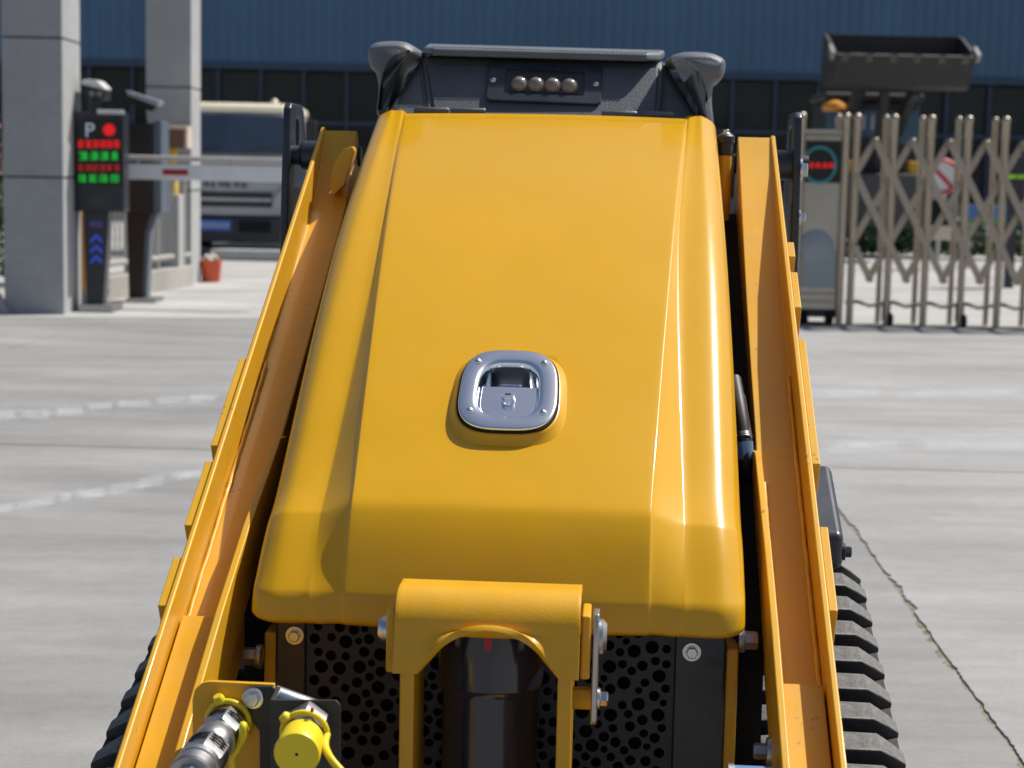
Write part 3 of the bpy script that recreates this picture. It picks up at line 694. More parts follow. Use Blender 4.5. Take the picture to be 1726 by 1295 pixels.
# ---------------- rubber tracks
circ = [((.60, .372), .120), ((.80, .145), .110), ((-.36, .125), .090)]
pts = []
for (c, r) in circ:
    for a in range(0, 360, 4): pts.append(Vector((c[0]+r*math.cos(R(a)), c[1]+r*math.sin(R(a)))))
hi = geometry.convex_hull_2d(pts); hull = [pts[i] for i in hi]
if sum(hull[i].x*hull[i-1].y-hull[i-1].x*hull[i].y for i in range(len(hull))) > 0: hull = hull[::-1]
per = sum((hull[i]-hull[i-1]).length for i in range(len(hull)))
def walk(sd):
    sd %= per
    for i in range(len(hull)):
        a, b = hull[i-1], hull[i]; L = (b-a).length
        if sd <= L and L > 0:
            t = (b-a)/L; return a+t*sd, t
        sd -= L
    return hull[-1], (hull[-1]-hull[-2]).normalized()
for s in (-1, 1):
    inner, outer = .345, .535
    rings = []
    M_ = 160
    for k in range(M_):
        p, t = walk(per*k/M_); nrm = Vector((-t.y, t.x)); ctr = Vector((.35, .21))
        if nrm.dot(p-ctr) < 0: nrm = -nrm
        q = p - nrm*.022
        rings.append([V(s*inner, q.x, q.y), V(s*outer, q.x, q.y), V(s*outer, p.x, p.y), V(s*inner, p.x, p.y)])
    v, f = loft_data(rings + [rings[0]], cap=False)
    trk = mesh('rubber_track', v, f, rub_m, LD, smooth=40)
    nl = int(round(per/.0735)); bar = None
    # one lug shape, copied along the belt
    lv = []
    def sect(x, w0, w1, h): return [V(x, -w0, -.002), V(x, w0, -.002), V(x, w1, h), V(x, -w1, h)]
    secs = [sect(inner, .024, .020, .020), sect(lerp(inner, outer, .5), .0245, .022, .031), sect(outer-.034, .0245, .0215, .030), sect(outer-.014, .0225, .0175, .018), sect(outer+.003, .020, .013, .005)]
    secs = [[V(s*p.x, p.y, p.z) for p in q] for q in secs]
    v, f = loft_data(secs)
    proto = None
    for k in range(nl):
        p, t = walk(per*k/nl + .03); nrm = Vector((-t.y, t.x))
        if nrm.dot(p-Vector((.35, .21))) < 0: nrm = -nrm
        ang = math.atan2(-nrm.x, nrm.y)
        if proto is None:
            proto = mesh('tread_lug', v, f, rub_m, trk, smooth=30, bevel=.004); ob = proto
            proto.data.materials.append(lugtop_m)
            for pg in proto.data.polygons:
                if pg.normal.z > .45: pg.material_index = 1  # lug tops paler: worn tread, plus sunlight put into the colour
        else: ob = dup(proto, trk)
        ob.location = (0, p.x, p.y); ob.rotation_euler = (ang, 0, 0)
    for c, r in circ:
        cyl('track_wheel', (s*.37, c[0], c[1]), (s*.51, c[0], c[1]), r-.023, blk_m, trk, n=36)
    box('track_frame', (s*.44-.05, -.30, .10), (s*.44+.05, .72, .21), blk_m, trk, bevel=.01)
    box('track_mount', (min(s*.28, s*.40), .05, .13), (max(s*.28, s*.40), .9, .20), blk_m, LD, bevel=.006)

# ================================================================== BACKGROUND: WAREHOUSE
clad_m = mat('blue_cladding', (0.062, 0.145, 0.255), rough=0.5, var=0.10, vscale=.35, coat=0.0, dust=0.22, dustcol=(.13, .16, .19), rand=.07)
gls_m = mat('dark_glass', (0.014, 0.019, 0.022), rough=0.12, spec=0.4, var=0.5, vscale=.8, rand=.35)
mul_m = mat('blue_mullion', (0.028, 0.05, 0.09), rough=0.5)
plinth_m = concrete('plinth', .2, .26, .5, .3)
BY = 42.0
wb = empty('warehouse', (0, BY, 0)); tag(wb, 'long warehouse with blue ribbed cladding above a band of dark windows', 'building')
box('wall', (-30, .35, -.02), (30, 14, 11), mat('wall_grey', (.2, .21, .22), rough=.8), wb, smooth=None)
box('plinth', (-30, -.02, -.02), (30, .36, .75), plinth_m, wb, smooth=None)
box('cornice', (-30, -.06, 3.50), (30, .36, 3.62), mul_m, wb, smooth=None)
ribs = []
xs = []; x = 0.0
for k in range(4):
    b_ = k*.25; ribs += [(b_, 0), (b_+.15, 0), (b_+.175, -.035), (b_+.225, -.035), (b_+.2499, 0)]
rv = [(a, b, 3.62) for a, b in ribs] + [(a, b, 11) for a, b in ribs]; nr = len(ribs)
cp = None
for k in range(60):
    if cp is None: cp = mesh('cladding_panel', rv, [(i, i+1, nr+i+1, nr+i) for i in range(nr-1)], clad_m, wb, smooth=None); ob = cp
    else: ob = dup(cp, wb)
    ob.location = (-30+k*1.0, .08+ (k % 3)*.004, 0)
pane = mul = None
for k in range(-16, 17):
    for (za, zb) in ((.80, 2.26), (2.34, 3.46)):
        pn = box('pane', (-.46, -.01, za), (.46, .01, zb), gls_m, wb, smooth=None)
        pn.location = (k+.5, .17, 0); pn.rotation_euler = (R(random.uniform(-.5, .5)), 0, R(random.uniform(-.8, .8)))
    if mul is None: mul = box('mullion', (-.035, .02, .75), (.035, .30, 3.5), mul_m, wb, smooth=None); mul.location = (k, 0, 0)
    else: dup(mul, wb, (k, 0, 0))
box('transom', (-16, .05, 2.26), (17, .28, 2.34), mul_m, wb, smooth=None)
box('window_back', (-30, .30, .75), (30, .36, 3.5), voi_m, wb, smooth=None)

# ================================================================== GATE PILLARS
seam_m = mat('seam_dark', (.05, .05, .05), rough=.9)
def pillar(name, label, pL, pR, depth, joints, H, rz=0.0):
    b = G(*pR); a = D(pL[0], pL[1], b.y); c = (a+b)*.5; wdt = b.x-a.x; ang = 0.0
    p = empty(name, (c.x, c.y, 0), ang); tag(p, label, 'pillar', 'stone gate pillars')
    box('core', (-wdt/2+.012, .012, -.02), (wdt/2-.012, depth-.012, H-.01), seam_m, p, smooth=None)
    zs = [0.0] + joints + [H]
    for i in range(len(zs)-1):
        za, zb = zs[i]+(.008 if i else -.02), zs[i+1]-.008
        box('stone_panel', (-wdt/2, 0, za), (wdt/2, .0118, zb), pil_m, p, smooth=None)
        box('stone_panel', (wdt/2-.0118, .0122, za), (wdt/2, depth, zb), pil_m, p, smooth=None)
        box('stone_panel', (-wdt/2, .0122, za), (-wdt/2+.0118, depth, zb), pil_m, p, smooth=None)
    prism('coping', [(-wdt/2-.05, -.05, H), (wdt/2+.05, -.05, H), (wdt/2+.05, depth+.05, H), (-wdt/2-.05, depth+.05, H)], (0, 0, .12), pil_m, p, bevel=.01)
    return p
pillar('gate_pillar', 'near grey stone gate pillar at the left edge, beside the parking display', (8, 530), (108, 531), .56, [1.05, 2.10, 3.2], 4.4)
pillar('gate_pillar', 'far stone gate pillar standing in front of the parked truck', (247, 480), (322, 481), .52, [.93, 1.93, 3.0], 4.6)

# ================================================================== PARKING DISPLAY AND CAMERAS
dk_m = mat('display_navy', (0.016, 0.020, 0.030), rough=.4, coat=.2)
dg_m = mat('cabinet_black', (0.012, 0.011, 0.012), rough=.5)
sc_m = mat('screen_black', (0.004, 0.005, 0.007), rough=.25)
wh_m = mat('white_plastic', (.62, .62, .62), rough=.45, var=.04)
lr_m = mat('led_red', (.2, .0, .0), emit=(1, .01, .015), estr=.5)
lg_m = mat('led_green', (.0, .2, .02), emit=(.01, .75, .06), estr=.4)
ld_m = mat('led_dim_red', (.1, .0, .0), emit=(1, .03, .02), estr=.22)
lw_m = mat('led_white', (.4, .45, .5), emit=(.4, .5, .62), estr=.3)
lb_m = mat('arrow_blue', (.02, .05, .35), emit=(.03, .08, .55), estr=.35)
pv_m = mat('tag_violet', (.09, .08, .28), rough=.6)
def px_box(name, x0, y0, x1, y1, Y, depth, mt, parent, base, bevel=0.0):
    """box whose front face covers a photo rectangle on plane world y = Y"""
    a, b = D(x0, y0, Y), D(x1, y1, Y)
    return box(name, (a.x-base.x, Y-base.y, b.z-base.z), (b.x-base.x, Y-base.y+depth, a.z-base.z), mt, parent, bevel=bevel)
def glyph_row(name, x0, x1, yc, h, Y, n, mt, parent, base, seed):
    """a row of LED characters built from short bars"""
    rnd = random.Random(seed); ds = []; wch = (x1-x0)/n; s = (D(1, 0, Y)-D(0, 0, Y)).x
    for k in range(n):
        cx = x0+(k+.5)*wch; hw = wch*.40
        for bar in range(3):
            yy = yc + (bar-1)*h*.36 + rnd.uniform(-.3, .3); e = rnd.uniform(.6, 1)
            a, b = D(cx-hw*e, yy-h*.08, Y), D(cx+hw*e, yy+h*.08, Y)
            ds.append(box_data((a.x-base.x, Y-base.y-.004, b.z-base.z), (b.x-base.x, Y-base.y-.001, a.z-base.z)))
        for q in rnd.sample((-.8, -.35, .1, .5, .85), 3):
            a, b = D(cx+hw*q-h*.07, yc-h*.45, Y), D(cx+hw*q+h*.07, yc+h*.45, Y)
            ds.append(box_data((a.x-base.x, Y-base.y-.0035, b.z-base.z), (b.x-base.x, Y-base.y-.0015, a.z-base.z)))
    v, f = merge(*ds); return mesh(name, v, f, mt, parent, smooth=None)
PY = 14.0
b0 = G(160, 526); b0.y = PY+.1; b0.z = 0.004
pd = empty('parking_display', b0); tag(pd, 'dark parking display post with red and green lit text rows', 'parking display')
px_box('cabinet', 118, 188, 209, 358, PY, .20, dk_m, pd, b0, .012)
scn = px_box('screen', 125, 200, 206, 313, PY-.006, .008, sc_m, pd, b0)
glyph_row('text_row', 131, 202, 243, 14, PY-.006, 6, lr_m, scn, b0, 1)
glyph_row('text_row', 131, 202, 263, 15, PY-.006, 4, lg_m, scn, b0, 2)
glyph_row('text_row', 131, 202, 283, 12, PY-.006, 6, ld_m, scn, b0, 3)
glyph_row('text_row', 131, 202, 301, 14, PY-.006, 4, lg_m, scn, b0, 4)
c = D(184, 219, PY-.008)
lathe('red_lamp', V(c.x, PY-.007, c.z)-b0, V(c.x, PY-.012, c.z)-b0, [(0, .047), (.8, .047), (1, .044)], lr_m, scn, n=28)
cu = bpy.data.curves.new('letter', 'FONT'); cu.body = 'P'; cu.size = .155; cu.extrude = .002; cu.align_x = 'CENTER'
tmp = bpy.data.objects.new('letter', cu); COL.objects.link(tmp); dg = bpy.context.evaluated_depsgraph_get()
pm = bpy.data.meshes.new_from_object(tmp.evaluated_get(dg)); bpy.data.objects.remove(tmp)
pm.materials.clear(); pm.materials.append(lw_m); po = link(bpy.data.objects.new('letter_p', pm), scn)
c = D(151, 231, PY-.009); po.location = V(c.x, PY-.009, c.z)-b0; po.rotation_euler = (math.pi/2, 0, 0)
px_box('speaker_grille', 148, 330, 178, 347, PY-.004, .006, mat('grille_dim', (.05, .055, .055), rough=.7), pd, b0)
px_box('white_bar', 163, 185, 208, 193, PY-.02, .03, wh_m, pd, b0, .006)
ta, tb, tc2, td = D(140, 356, PY+.03), D(184, 356, PY+.03), D(174, 518, PY+.03), D(146, 518, PY+.03)
prism('post', [V(p.x, PY+.03, p.z)-b0 for p in (ta, tb, tc2, td)], (0, .14, 0), dk_m, pd, bevel=.01)
px_box('base_plate', 132, 514, 190, 526, PY-.08, .36, stl_m, pd, b0, .004)
px_box('tag', 151, 372, 173, 384, PY+.022, .008, pv_m, pd, b0)
for yy in (394, 412, 429):
    ps_ = [D(px, py, PY+.02) for px, py in ((152, yy+10), (162, yy), (172, yy+10), (172, yy+17), (162, yy+7), (152, yy+17))]
    prism('arrow', [V(p.x, PY+.022, p.z)-b0 for p in ps_], (0, .009, 0), lb_m, pd, smooth=None)
# twin-lens camera on top of the display
cx, cz = D(160, 152, PY+.1).x, D(160, 152, PY+.1).z
ch = empty('gate_camera', (cx, PY+.12, D(160, 187, PY+.1).z)); tag(ch, 'white twin-lens camera mounted on top of the parking display', 'camera')
zb = cz-ch.location.z
box('mount', (-.03, -.02, 0), (.03, .06, zb-.05), dk_m, ch)
prism('housing', [(-.10, -.05, zb+.04), (.10, -.16, zb+.0), (.10, -.16, zb+.02), (.03, -.10, zb+.075), (-.06, -.06, zb+.08), (-.10, -.05, zb+.07)], (0, .26, 0), wh_m, ch, bevel=.008)
box('lens_block', (-.06, -.10, zb-.075), (.095, .12, zb+.02), dg_m, ch, bevel=.01)
for xx in (-.005, .055): lathe('lens', (xx, -.100, zb-.03), (xx, -.112, zb-.03), [(0, .024), (1, .018)], mat('lens_grey', (.22, .22, .22), rough=.3), ch, n=16)

# second dark cabinet with a sloping camera
QY = 15.1
b1 = G(236, 511); b1.y = QY+.1; b1.z = .004
sc2 = empty('camera_cabinet', b1); tag(sc2, 'plain black cabinet on a tapering post behind the parking display', 'cabinet')
px_box('cabinet', 205, 206, 257, 360, QY, .22, dg_m, sc2, b1, .01)
a, b = D(258, 204, QY+.02), D(272, 360, QY+.02)
box('side_cover', (a.x-b1.x, .02-.1, b.z), (b.x-b1.x, .26, a.z), mat('cover_blue', (.10, .13, .17), rough=.45), sc2, bevel=.006)
pts = [D(213, 358, QY+.03), D(254, 358, QY+.03), D(244, 395, QY+.03), D(240, 505, QY+.03), D(217, 505, QY+.03)]
prism('post', [V(p.x, QY+.03, p.z)-b1 for p in pts], (0, .16, 0), dg_m, sc2, bevel=.008)
pts = [D(254, 360, QY+.04), D(266, 360, QY+.04), D(253, 395, QY+.04), D(247, 505, QY+.04), D(240.2, 505, QY+.04), D(244.2, 395, QY+.04)]
prism('post_cover', [V(p.x, QY+.04, p.z)-b1 for p in pts], (0, .16, 0), MATS['cover_blue'], sc2, bevel=.004)
px_box('base_plate', 212, 503, 262, 511, QY-.08, .36, stl_m, sc2, b1, .004)
cc = D(240, 170, QY); cc2 = empty('hooded_camera', (cc.x, QY+.1, D(240, 206, QY).z)); tag(cc2, 'bullet camera under a pale sloping sun hood above the black cabinet', 'camera')
def C2(px, py, y): p = D(px, py, QY); return V(p.x-cc2.location.x, y, p.z-cc2.location.z)
prism('sun_hood', [C2(211, 152, -.08), C2(214, 160, -.08), C2(263, 179, -.08), C2(269, 170, -.08)], (0, .2, 0), mat('hood_grey', (.34, .36, .40), rough=.4), cc2, bevel=.005)
prism('camera_body', [C2(213, 161, -.05), C2(218, 176, -.05), C2(252, 188, -.05), C2(262, 179.5, -.05)], (0, .14, 0), dg_m, cc2, bevel=.006)
prism('mount', [C2(222, 174, -.01), C2(224, 208, -.01), C2(243, 208, -.01), C2(240, 182, -.01)], (0, .07, 0), dg_m, cc2, bevel=.004)

# boom barrier: orange cabinet almost hidden by the display, white boom with a red band
BYY = 14.72
bo = G(150, 500); bo.y = BYY; bo.z = 0.004
bar_ = empty('boom_barrier', (D(154, 400, BYY).x, BYY, .004)); tag(bar_, 'orange boom barrier behind the display, its white arm crossing to the right', 'barrier')
og_m = mat('barrier_orange', (.78, .33, .04), rough=.45)
bl = bar_.location
box('cabinet', (D(131, 400, BYY).x-bl.x, -.02, .12), (D(170, 400, BYY).x-bl.x, .24, D(150, 300, BYY).z), og_m, bar_, bevel=.01)
box('foot', (D(134, 400, BYY).x-bl.x, 0, -.004), (D(174, 400, BYY).x-bl.x, .22, .12), kerb_m, bar_, smooth=None)
za, zb2 = D(270, 277, BYY-.1).z-bl.z, D(270, 303, BYY-.1).z-bl.z
xe = D(560, 280, BYY-.1).x-bl.x; xs_ = D(160, 280, BYY-.1).x-bl.x
box('boom', (xs_, -.10, zb2), (xe, -.055, za), mat('boom_white', (.78, .79, .82), rough=.4), bar_, bevel=.006)
box('red_band', (D(274, 290, BYY-.1).x-bl.x, -.103, lerp(zb2, za, .32)), (D(317, 290, BYY-.1).x-bl.x, -.0995, lerp(zb2, za, .68)), mat('band_red', (.42, .01, .015), rough=.5), bar_, smooth=None)
zr = D(270, 267, BYY-.1).z-bl.z
cyl('upper_rail', (xs_, -.078, zr), (xe, -.078, zr), .022, mat('rail_tan', (.50, .46, .43), rough=.4, metal=.2), bar_, n=12)
for xx in (.35, 1.1, 1.7): cyl('rail_strut', (xs_+xx, -.078, za-.003), (xs_+xx, -.078, zr), .010, stl_m, bar_, n=8)

# ================================================================== RAILING ON A LOW WALL BETWEEN THE PILLARS
WY0, WY1 = G(178, 507), G(325, 482)
lw = prism('low_wall', [V(WY0.x, WY0.y, 0), V(WY1.x, WY1.y, 0), V(WY1.x-.05, WY1.y+.2, 0), V(WY0.x-.2, WY0.y+.1, 0)], (0, 0, .20), kerb_m, bevel=.012)
tag(lw, 'low pale concrete kerb wall carrying the railing by the far pillar', 'kerb')
rl = empty('metal_railing', V((WY0.x+WY1.x)/2, (WY0.y+WY1.y)/2, .20)); tag(rl, 'low metal railing on the kerb wall behind the black cabinet', 'railing')
rt_m = mat('railing_grey', (.42, .41, .38), rough=.45, metal=.2)
ra = WY0-rl.location + V(-.09, .06, .2); rb = WY1-rl.location + V(-.05, .08, .2)
for t in (.0, .30, .62, .93):
    p = ra.lerp(rb, t); box('post', (p.x-.022, p.y-.022, -.002), (p.x+.022, p.y+.022, .95), rt_m, rl)
for z, hh in ((.10, .03), (.88, .03)):
    tube('rail', [ra+V(0, 0, z), rb+V(0, 0, z)], hh, rt_m, rl, n=8)
for k in range(1, 22):
    p = ra.lerp(rb, k/22)
    if k % 7: tube('baluster', [V(p.x, p.y, .10), V(p.x, p.y, .88)], .011, rt_m, rl, n=6)
# stone post beyond the railing carrying a yellow stand and a brown box
SYY = 17.22
sp0 = D(290, 400, SYY)
stn = box('stone_post', (D(268, 400, SYY).x, SYY-.1, 0), (D(305, 400, SYY).x, SYY+.2, D(290, 328, SYY).z), pil_m, bevel=.012); tag(stn, 'squat grey stone post behind the railing', 'post')
ys_m = mat('stand_yellow', (.62, .38, .02), rough=.5)
zt = D(290, 328, SYY).z
yst = lathe('yellow_stand', (D(287, 300, SYY).x, SYY+.04, zt), (D(287, 300, SYY).x, SYY+.04, D(287, 250, SYY).z), [(0, .075), (.35, .07), (.4, .05), (.8, .05), (.9, .065), (1, .05)], ys_m, n=18, smooth=40); tag(yst, 'yellow stand on the stone post under the brown box', 'stand')
bb_ = empty('brown_box', (D(292, 240, SYY).x, SYY+.04, D(287, 250, SYY).z)); tag(bb_, 'brown box with sunlit top and side coloured pale on the yellow stand beside the far pillar', 'box')
hb = D(290, 218, SYY).z - bb_.location.z
box('body', (-.12, -.10, 0), (.12, .12, hb), mat('box_brown', (.16, .085, .045), rough=.7), bb_, bevel=.008)
box('sunlit_top', (-.13, -.11, hb), (.15, .13, hb+.03), mat('box_sunlit', (.62, .50, .42), rough=.6), bb_, bevel=.008)  # top and right side coloured pale to imitate sun on the brown box
box('sunlit_side', (.1205, -.11, .0), (.15, .13, hb-.001), MATS['box_sunlit'], bb_, bevel=.006)
# red bucket at the far pillar's foot
bk0 = G(352, 477)
bk = empty('orange_bucket', (bk0.x, bk0.y+.12, .004)); tag(bk, 'orange-red bucket with a pale filling at the foot of the far pillar', 'bucket')
rings = []
for z, r in ((0, .088), (.01, .092), (.20, .110), (.215, .116), (.225, .116), (.225, .106), (.17, .100)):
    rings.append([V(r*math.cos(2*math.pi*k/28), r*math.sin(2*math.pi*k/28), z) for k in range(28)])
mesh('pail', *loft_data(rings), mat('bucket_orange', (.62, .10, .04), rough=.5), bk, smooth=40)
fl = []
random.seed(5)
for k in range(16):
    a, r0 = random.uniform(0, 6.28), random.uniform(0, .075); c = V(r0*math.cos(a), r0*math.sin(a), .20+random.uniform(0, .05)); r1 = random.uniform(.025, .045)
    fl.append(lathe_data(c-V(0, 0, r1), c+V(.004, 0, r1), [(0, .2*r1), (.2, .75*r1), (.5, r1), (.8, .7*r1), (1, .2*r1)], 8))
mesh('filling', *merge(*fl), mat('filling_pale', (.5, .45, .4), rough=.8), bk, smooth=60)

# ================================================================== PARKED TRUCK
TY = 23.4
tcx = D(378, 300, TY).x
tk = empty('parked_truck', (tcx, TY, .004)); tag(tk, 'pale grey cab-over light truck parked behind the far pillar', 'truck')
tb_m = mat('truck_body', (.40, .41, .43), rough=.3, coat=.4, var=.03)
tr_m = mat('truck_roof', (.66, .60, .46), rough=.4, var=.04)
tg_m = mat('truck_glass', (.030, .045, .07), rough=.08, spec=.6, coat=.3)
tp_m = mat('truck_plastic', (.022, .024, .03), rough=.5)
def TZ(py): return D(400, py, TY).z
zr0, zw1, zw0, zg1, zg0, zb0 = TZ(171), TZ(192), TZ(263), TZ(325), TZ(362), TZ(410)
def tsec(z, y, hw, r): return [V(-hw, y+r, z), V(-hw+r, y, z), V(0, y-.04, z), V(hw-r, y, z), V(hw, y+r, z), V(hw, y+1.5, z), V(-hw, y+1.5, z)]
mesh('cab', *loft_data([tsec(zg0-.02, .03, .97, .12), tsec(zg1+.1, .03, .975, .12), tsec(zw0-.04, .06, .97, .12), tsec(zw0, .10, .955, .12), tsec(zw1, .42, .86, .14), tsec(zw1+.02, .44, .86, .14)]), tb_m, tk, smooth=30, bevel=.02)
mesh('roof', *loft_data([tsec(zw1+.021, .42, .87, .14), tsec(zr0-.05, .47, .86, .14), tsec(zr0, .62, .76, .14)]), tr_m, tk, smooth=40, bevel=.02)
ws = [V(-.86, .115, zw0+.05), V(-.5, .075, zw0+.035), V(0, .060, zw0+.03), V(.5, .075, zw0+.035), V(.86, .115, zw0+.05), V(.785, .385, zw1-.02), V(0, .345, zw1-.005), V(-.785, .385, zw1-.02)]
prism('windscreen', ws, (0, -.012, .004), tg_m, tk, smooth=None)
for k in range(2):
    cyl('wiper', (-.5+k*.7, .055, zw0+.05), (-.1+k*.7, .085, zw0+.13), .009, tp_m, tk, n=6)
box('seat_back', (-.62, .62, zw0), (-.12, .75, zw0+.42), mat('seat_grey', (.2, .2, .21), rough=.8), tk)
for z in (TZ(329), TZ(345)):
    box('grille_slot', (-.62, -.022, z-.035), (.62, .05, z+.035), tp_m, tk, bevel=.008)
box('grille_bar', (-.62, -.035, TZ(337)-.022), (.62, .02, TZ(337)+.022), mat('grille_silver', (.5, .5, .52), rough=.3, metal=.5), tk, bevel=.006)
for k, wd in enumerate((.07, .05, .10, .05, .07, .06)):
    x = -.27 + k*.10; z = TZ(312); box('badge_letter', (x, -.018, z-.03-.015*(k % 2)), (x+wd, .05, z+.035), mat('badge_dark', (.12, .12, .125), rough=.4), tk, smooth=None)
for k in range(5):
    x = .30+k*.075; z = TZ(303); box('badge_letter', (x, -.004, z-.018), (x+.05, .05, z+.018), MATS['badge_dark'], tk, smooth=None)
bm_ = prism('bumper', [V(-.98, .10, zb0), V(-.9, -.06, zb0), V(.9, -.06, zb0), V(.98, .10, zb0), V(.98, .5, zb0), V(-.98, .5, zb0)], (0, 0, zg0-zb0-.03), tp_m, tk, bevel=.03, seg=3)
z = TZ(381); plq = box('number_plate', (-.33, -.085, z-.075), (.11, -.065, z+.075), mat('plate_blue', (.02, .09, .40), rough=.4), tk, bevel=.004)
for k in range(7): box('plate_character', (-.30+k*.057, -.087, z-.04), (-.268+k*.057, -.0855, z+.045), mat('plate_white', (.35, .45, .62), rough=.5), plq, smooth=None)
box('air_intake', (.20, -.07, TZ(392)), (.62, -.055, TZ(372)), voi_m, tk, smooth=None)
for s in (-1, 1):
    hp = [V(s*.62, -.022, TZ(352)), V(s*.93, .05, TZ(352)), V(s*.95, .05, TZ(318)), V(s*.80, -.005, TZ(312)), V(s*.66, -.022, TZ(330))]
    prism('headlight', hp, (0, -.02, 0), mat('headlight_glass', (.28, .31, .35), rough=.12, coat=.6), tk, bevel=.008)
    lathe('lamp', (s*.80, -.015, TZ(327)), (s*.80, -.04, TZ(327)), [(0, .055), (.7, .05), (1, .02)], mat('lamp_chrome', (.8, .8, .78), rough=.15, metal=.6), tk, n=16)
    prism('mirror', [V(s*1.03, .1, 1.42), V(s*1.19, .08, 1.42), V(s*1.19, .08, 1.80), V(s*1.03, .1, 1.80)], (0, .08, 0), tp_m, tk, bevel=.02)
    tube('mirror_arm', [V(s*.93, .25, 1.80), V(s*1.10, .12, 1.86), V(s*1.11, .12, 1.40), V(s*.95, .2, 1.35)], .014, tp_m, tk, n=8)
    wh = lathe('wheel', (s*.72, .85, .33), (s*.95, .85, .33), [(0, .28), (.08, .33), (.92, .33), (1, .28)], rub_m, tk, n=32)
    lathe('rim', (s*.95, .85, .33), (s*.935, .85, .33), [(0, .2), (1, .1)], stl_m, wh, n=20)
    lathe('wheel', (s*.72, 3.3, .33), (s*.95, 3.3, .33), [(0, .28), (.08, .33), (.92, .33), (1, .28)], rub_m, tk, n=32)
box('chassis_frame', (-.4, .2, .42), (.4, 5.0, .62), tp_m, tk, smooth=None)
box('cargo_bed', (-.98, 1.7, .72), (.98, 5.0, 1.25), tb_m, tk, bevel=.02)
lathe('roof_lamp', (.55, .75, zr0-.02), (.55, .75, zr0+.07), [(0, .06), (.5, .055), (1, .02)], tr_m, tk, n=12)
# pale bar lying in front of the bumper
wp0 = D(405, 425, 22.6)
wst = prism('wheel_stop', [V(D(352, 430, 22.6).x, 22.6, .004), V(D(480, 430, 22.6).x, 22.6, .004), V(D(480, 430, 22.6).x, 22.85, .004), V(D(368, 430, 22.6).x, 22.85, .004)], (0, 0, .14), mat('stop_pale', (.42, .42, .40), rough=.6), bevel=.03)
tag(wst, 'long pale wheel stop on the ground below the truck bumper', 'wheel stop')

# ================================================================== RETRACTABLE GATE
GYY = 14.18
g0 = V(D(1530, 500, GYY).x, GYY, .004)
gt = empty('retractable_gate', g0); tag(gt, 'stainless folding lattice gate with a steel drive cabinet at its left end', 'gate')
ss_m = mat('gate_steel', (.42, .37, .30), rough=.36, metal=.75, var=.1, vscale=5, dust=.25, dustcol=(.30, .25, .18))
sg_m = mat('gate_panel', (.46, .43, .38), rough=.3, metal=.8, var=.12, vscale=3, dust=.25, dustcol=(.30, .25, .18))
s_ = .293; X0 = D(1437, 400, GYY).x - g0.x
zt_ = D(1530, 194, GYY).z; zp1 = D(1530, 240, GYY).z; zp0 = D(1530, 473, GYY).z
def dome_post(h, r):
    return lathe_data((0, 0, 0), (0, 0, h), [(0, r), (1-.05/h, r), (1-.045/h, r*1.15), (1-.02/h, r*1.15), (1-.006/h, r*.8), (1, r*.3)], 16)
fpm = rpm = ba = bb2 = whl = cap2 = None
NP = 9
for k in range(NP):
    x = X0 + k*s_
    if fpm is None: fpm = mesh('post', *dome_post(zt_, .029), ss_m, gt, smooth=50); o = fpm
    else: o = dup(fpm, gt)
    o.location = (x, 0, 0)
    if rpm is None: rpm = mesh('rear_post', *dome_post(zt_+.005, .023), ss_m, gt, smooth=50); o = rpm
    else: o = dup(rpm, gt)
    o.location = (x-.005-(.09 if k == 0 else 0), .30, 0)
    if k % 2 == 1:
        if whl is None: whl = lathe('wheel', (-.02, 0, 0), (.02, 0, 0), [(0, .045), (.15, .055), (.85, .055), (1, .045)], voi_m, gt, n=20); o = whl
        else: o = dup(whl, gt)
        o.location = (x+.03, -.01, .055)
        box('wheel_bracket', (x-.03, -.02, .05), (x+.03, .03, .20), mat('bracket_dark', (.07, .06, .05), rough=.6), gt)
for k in range(-2, NP+1):
    x = X0 + (k+.5)*s_
    for kind in (0, 1):
        dx = 2*s_ if kind == 0 else -2*s_
        xa, za_ = (x, zp1) ; xb, zb_ = x+dx, zp0
        if not (k >= 0): 
            if kind == 1: continue
            # clip the leading bars at the first post
            t = (X0-xa)/(xb-xa); xa, za_ = lerp(xa, xb, t), lerp(za_, zb_, t)
            if t >= 1: continue
        if kind == 1 and xb < X0:
            t = (X0-xa)/(xb-xa); xb, zb_ = lerp(xa, xb, t), lerp(za_, zb_, t)
        yy = -.034 if kind == 0 else .034
        d = V(xb-xa, 0, zb_-za_).normalized(); n_ = V(-d.z, 0, d.x)*.027
        a, b = V(xa, yy-.010, za_), V(xb, yy-.010, zb_)
        o = prism('lattice_bar', [a-n_, b-n_, b+n_, a+n_], (0, .02, 0), ss_m, gt, bevel=.006)
    if k >= 0:
        lathe('pivot_cap', (x, -.05, zp1), (x, .05, zp1), [(0, .02), (.1, .026), (.9, .026), (1, .02)], ss_m, gt, n=14)
        lathe('pivot_cap', (x, -.05, zp0), (x, .05, zp0), [(0, .02), (.1, .026), (.9, .026), (1, .02)], ss_m, gt, n=14)
tube('chain', [V(X0, .2, .17)] + [V(X0+k*.098, .2, .165+.018*math.sin(k*2.1)) for k in range(1, 24)], .016, mat('chain_dark', (.06, .055, .045), rough=.6), gt, n=6)
box('floor_rail', (X0-.9, -.035, -.003), (X0+2.8, .035, .012), mat('rail_dark', (.05, .05, .05), rough=.6), gt, smooth=None)
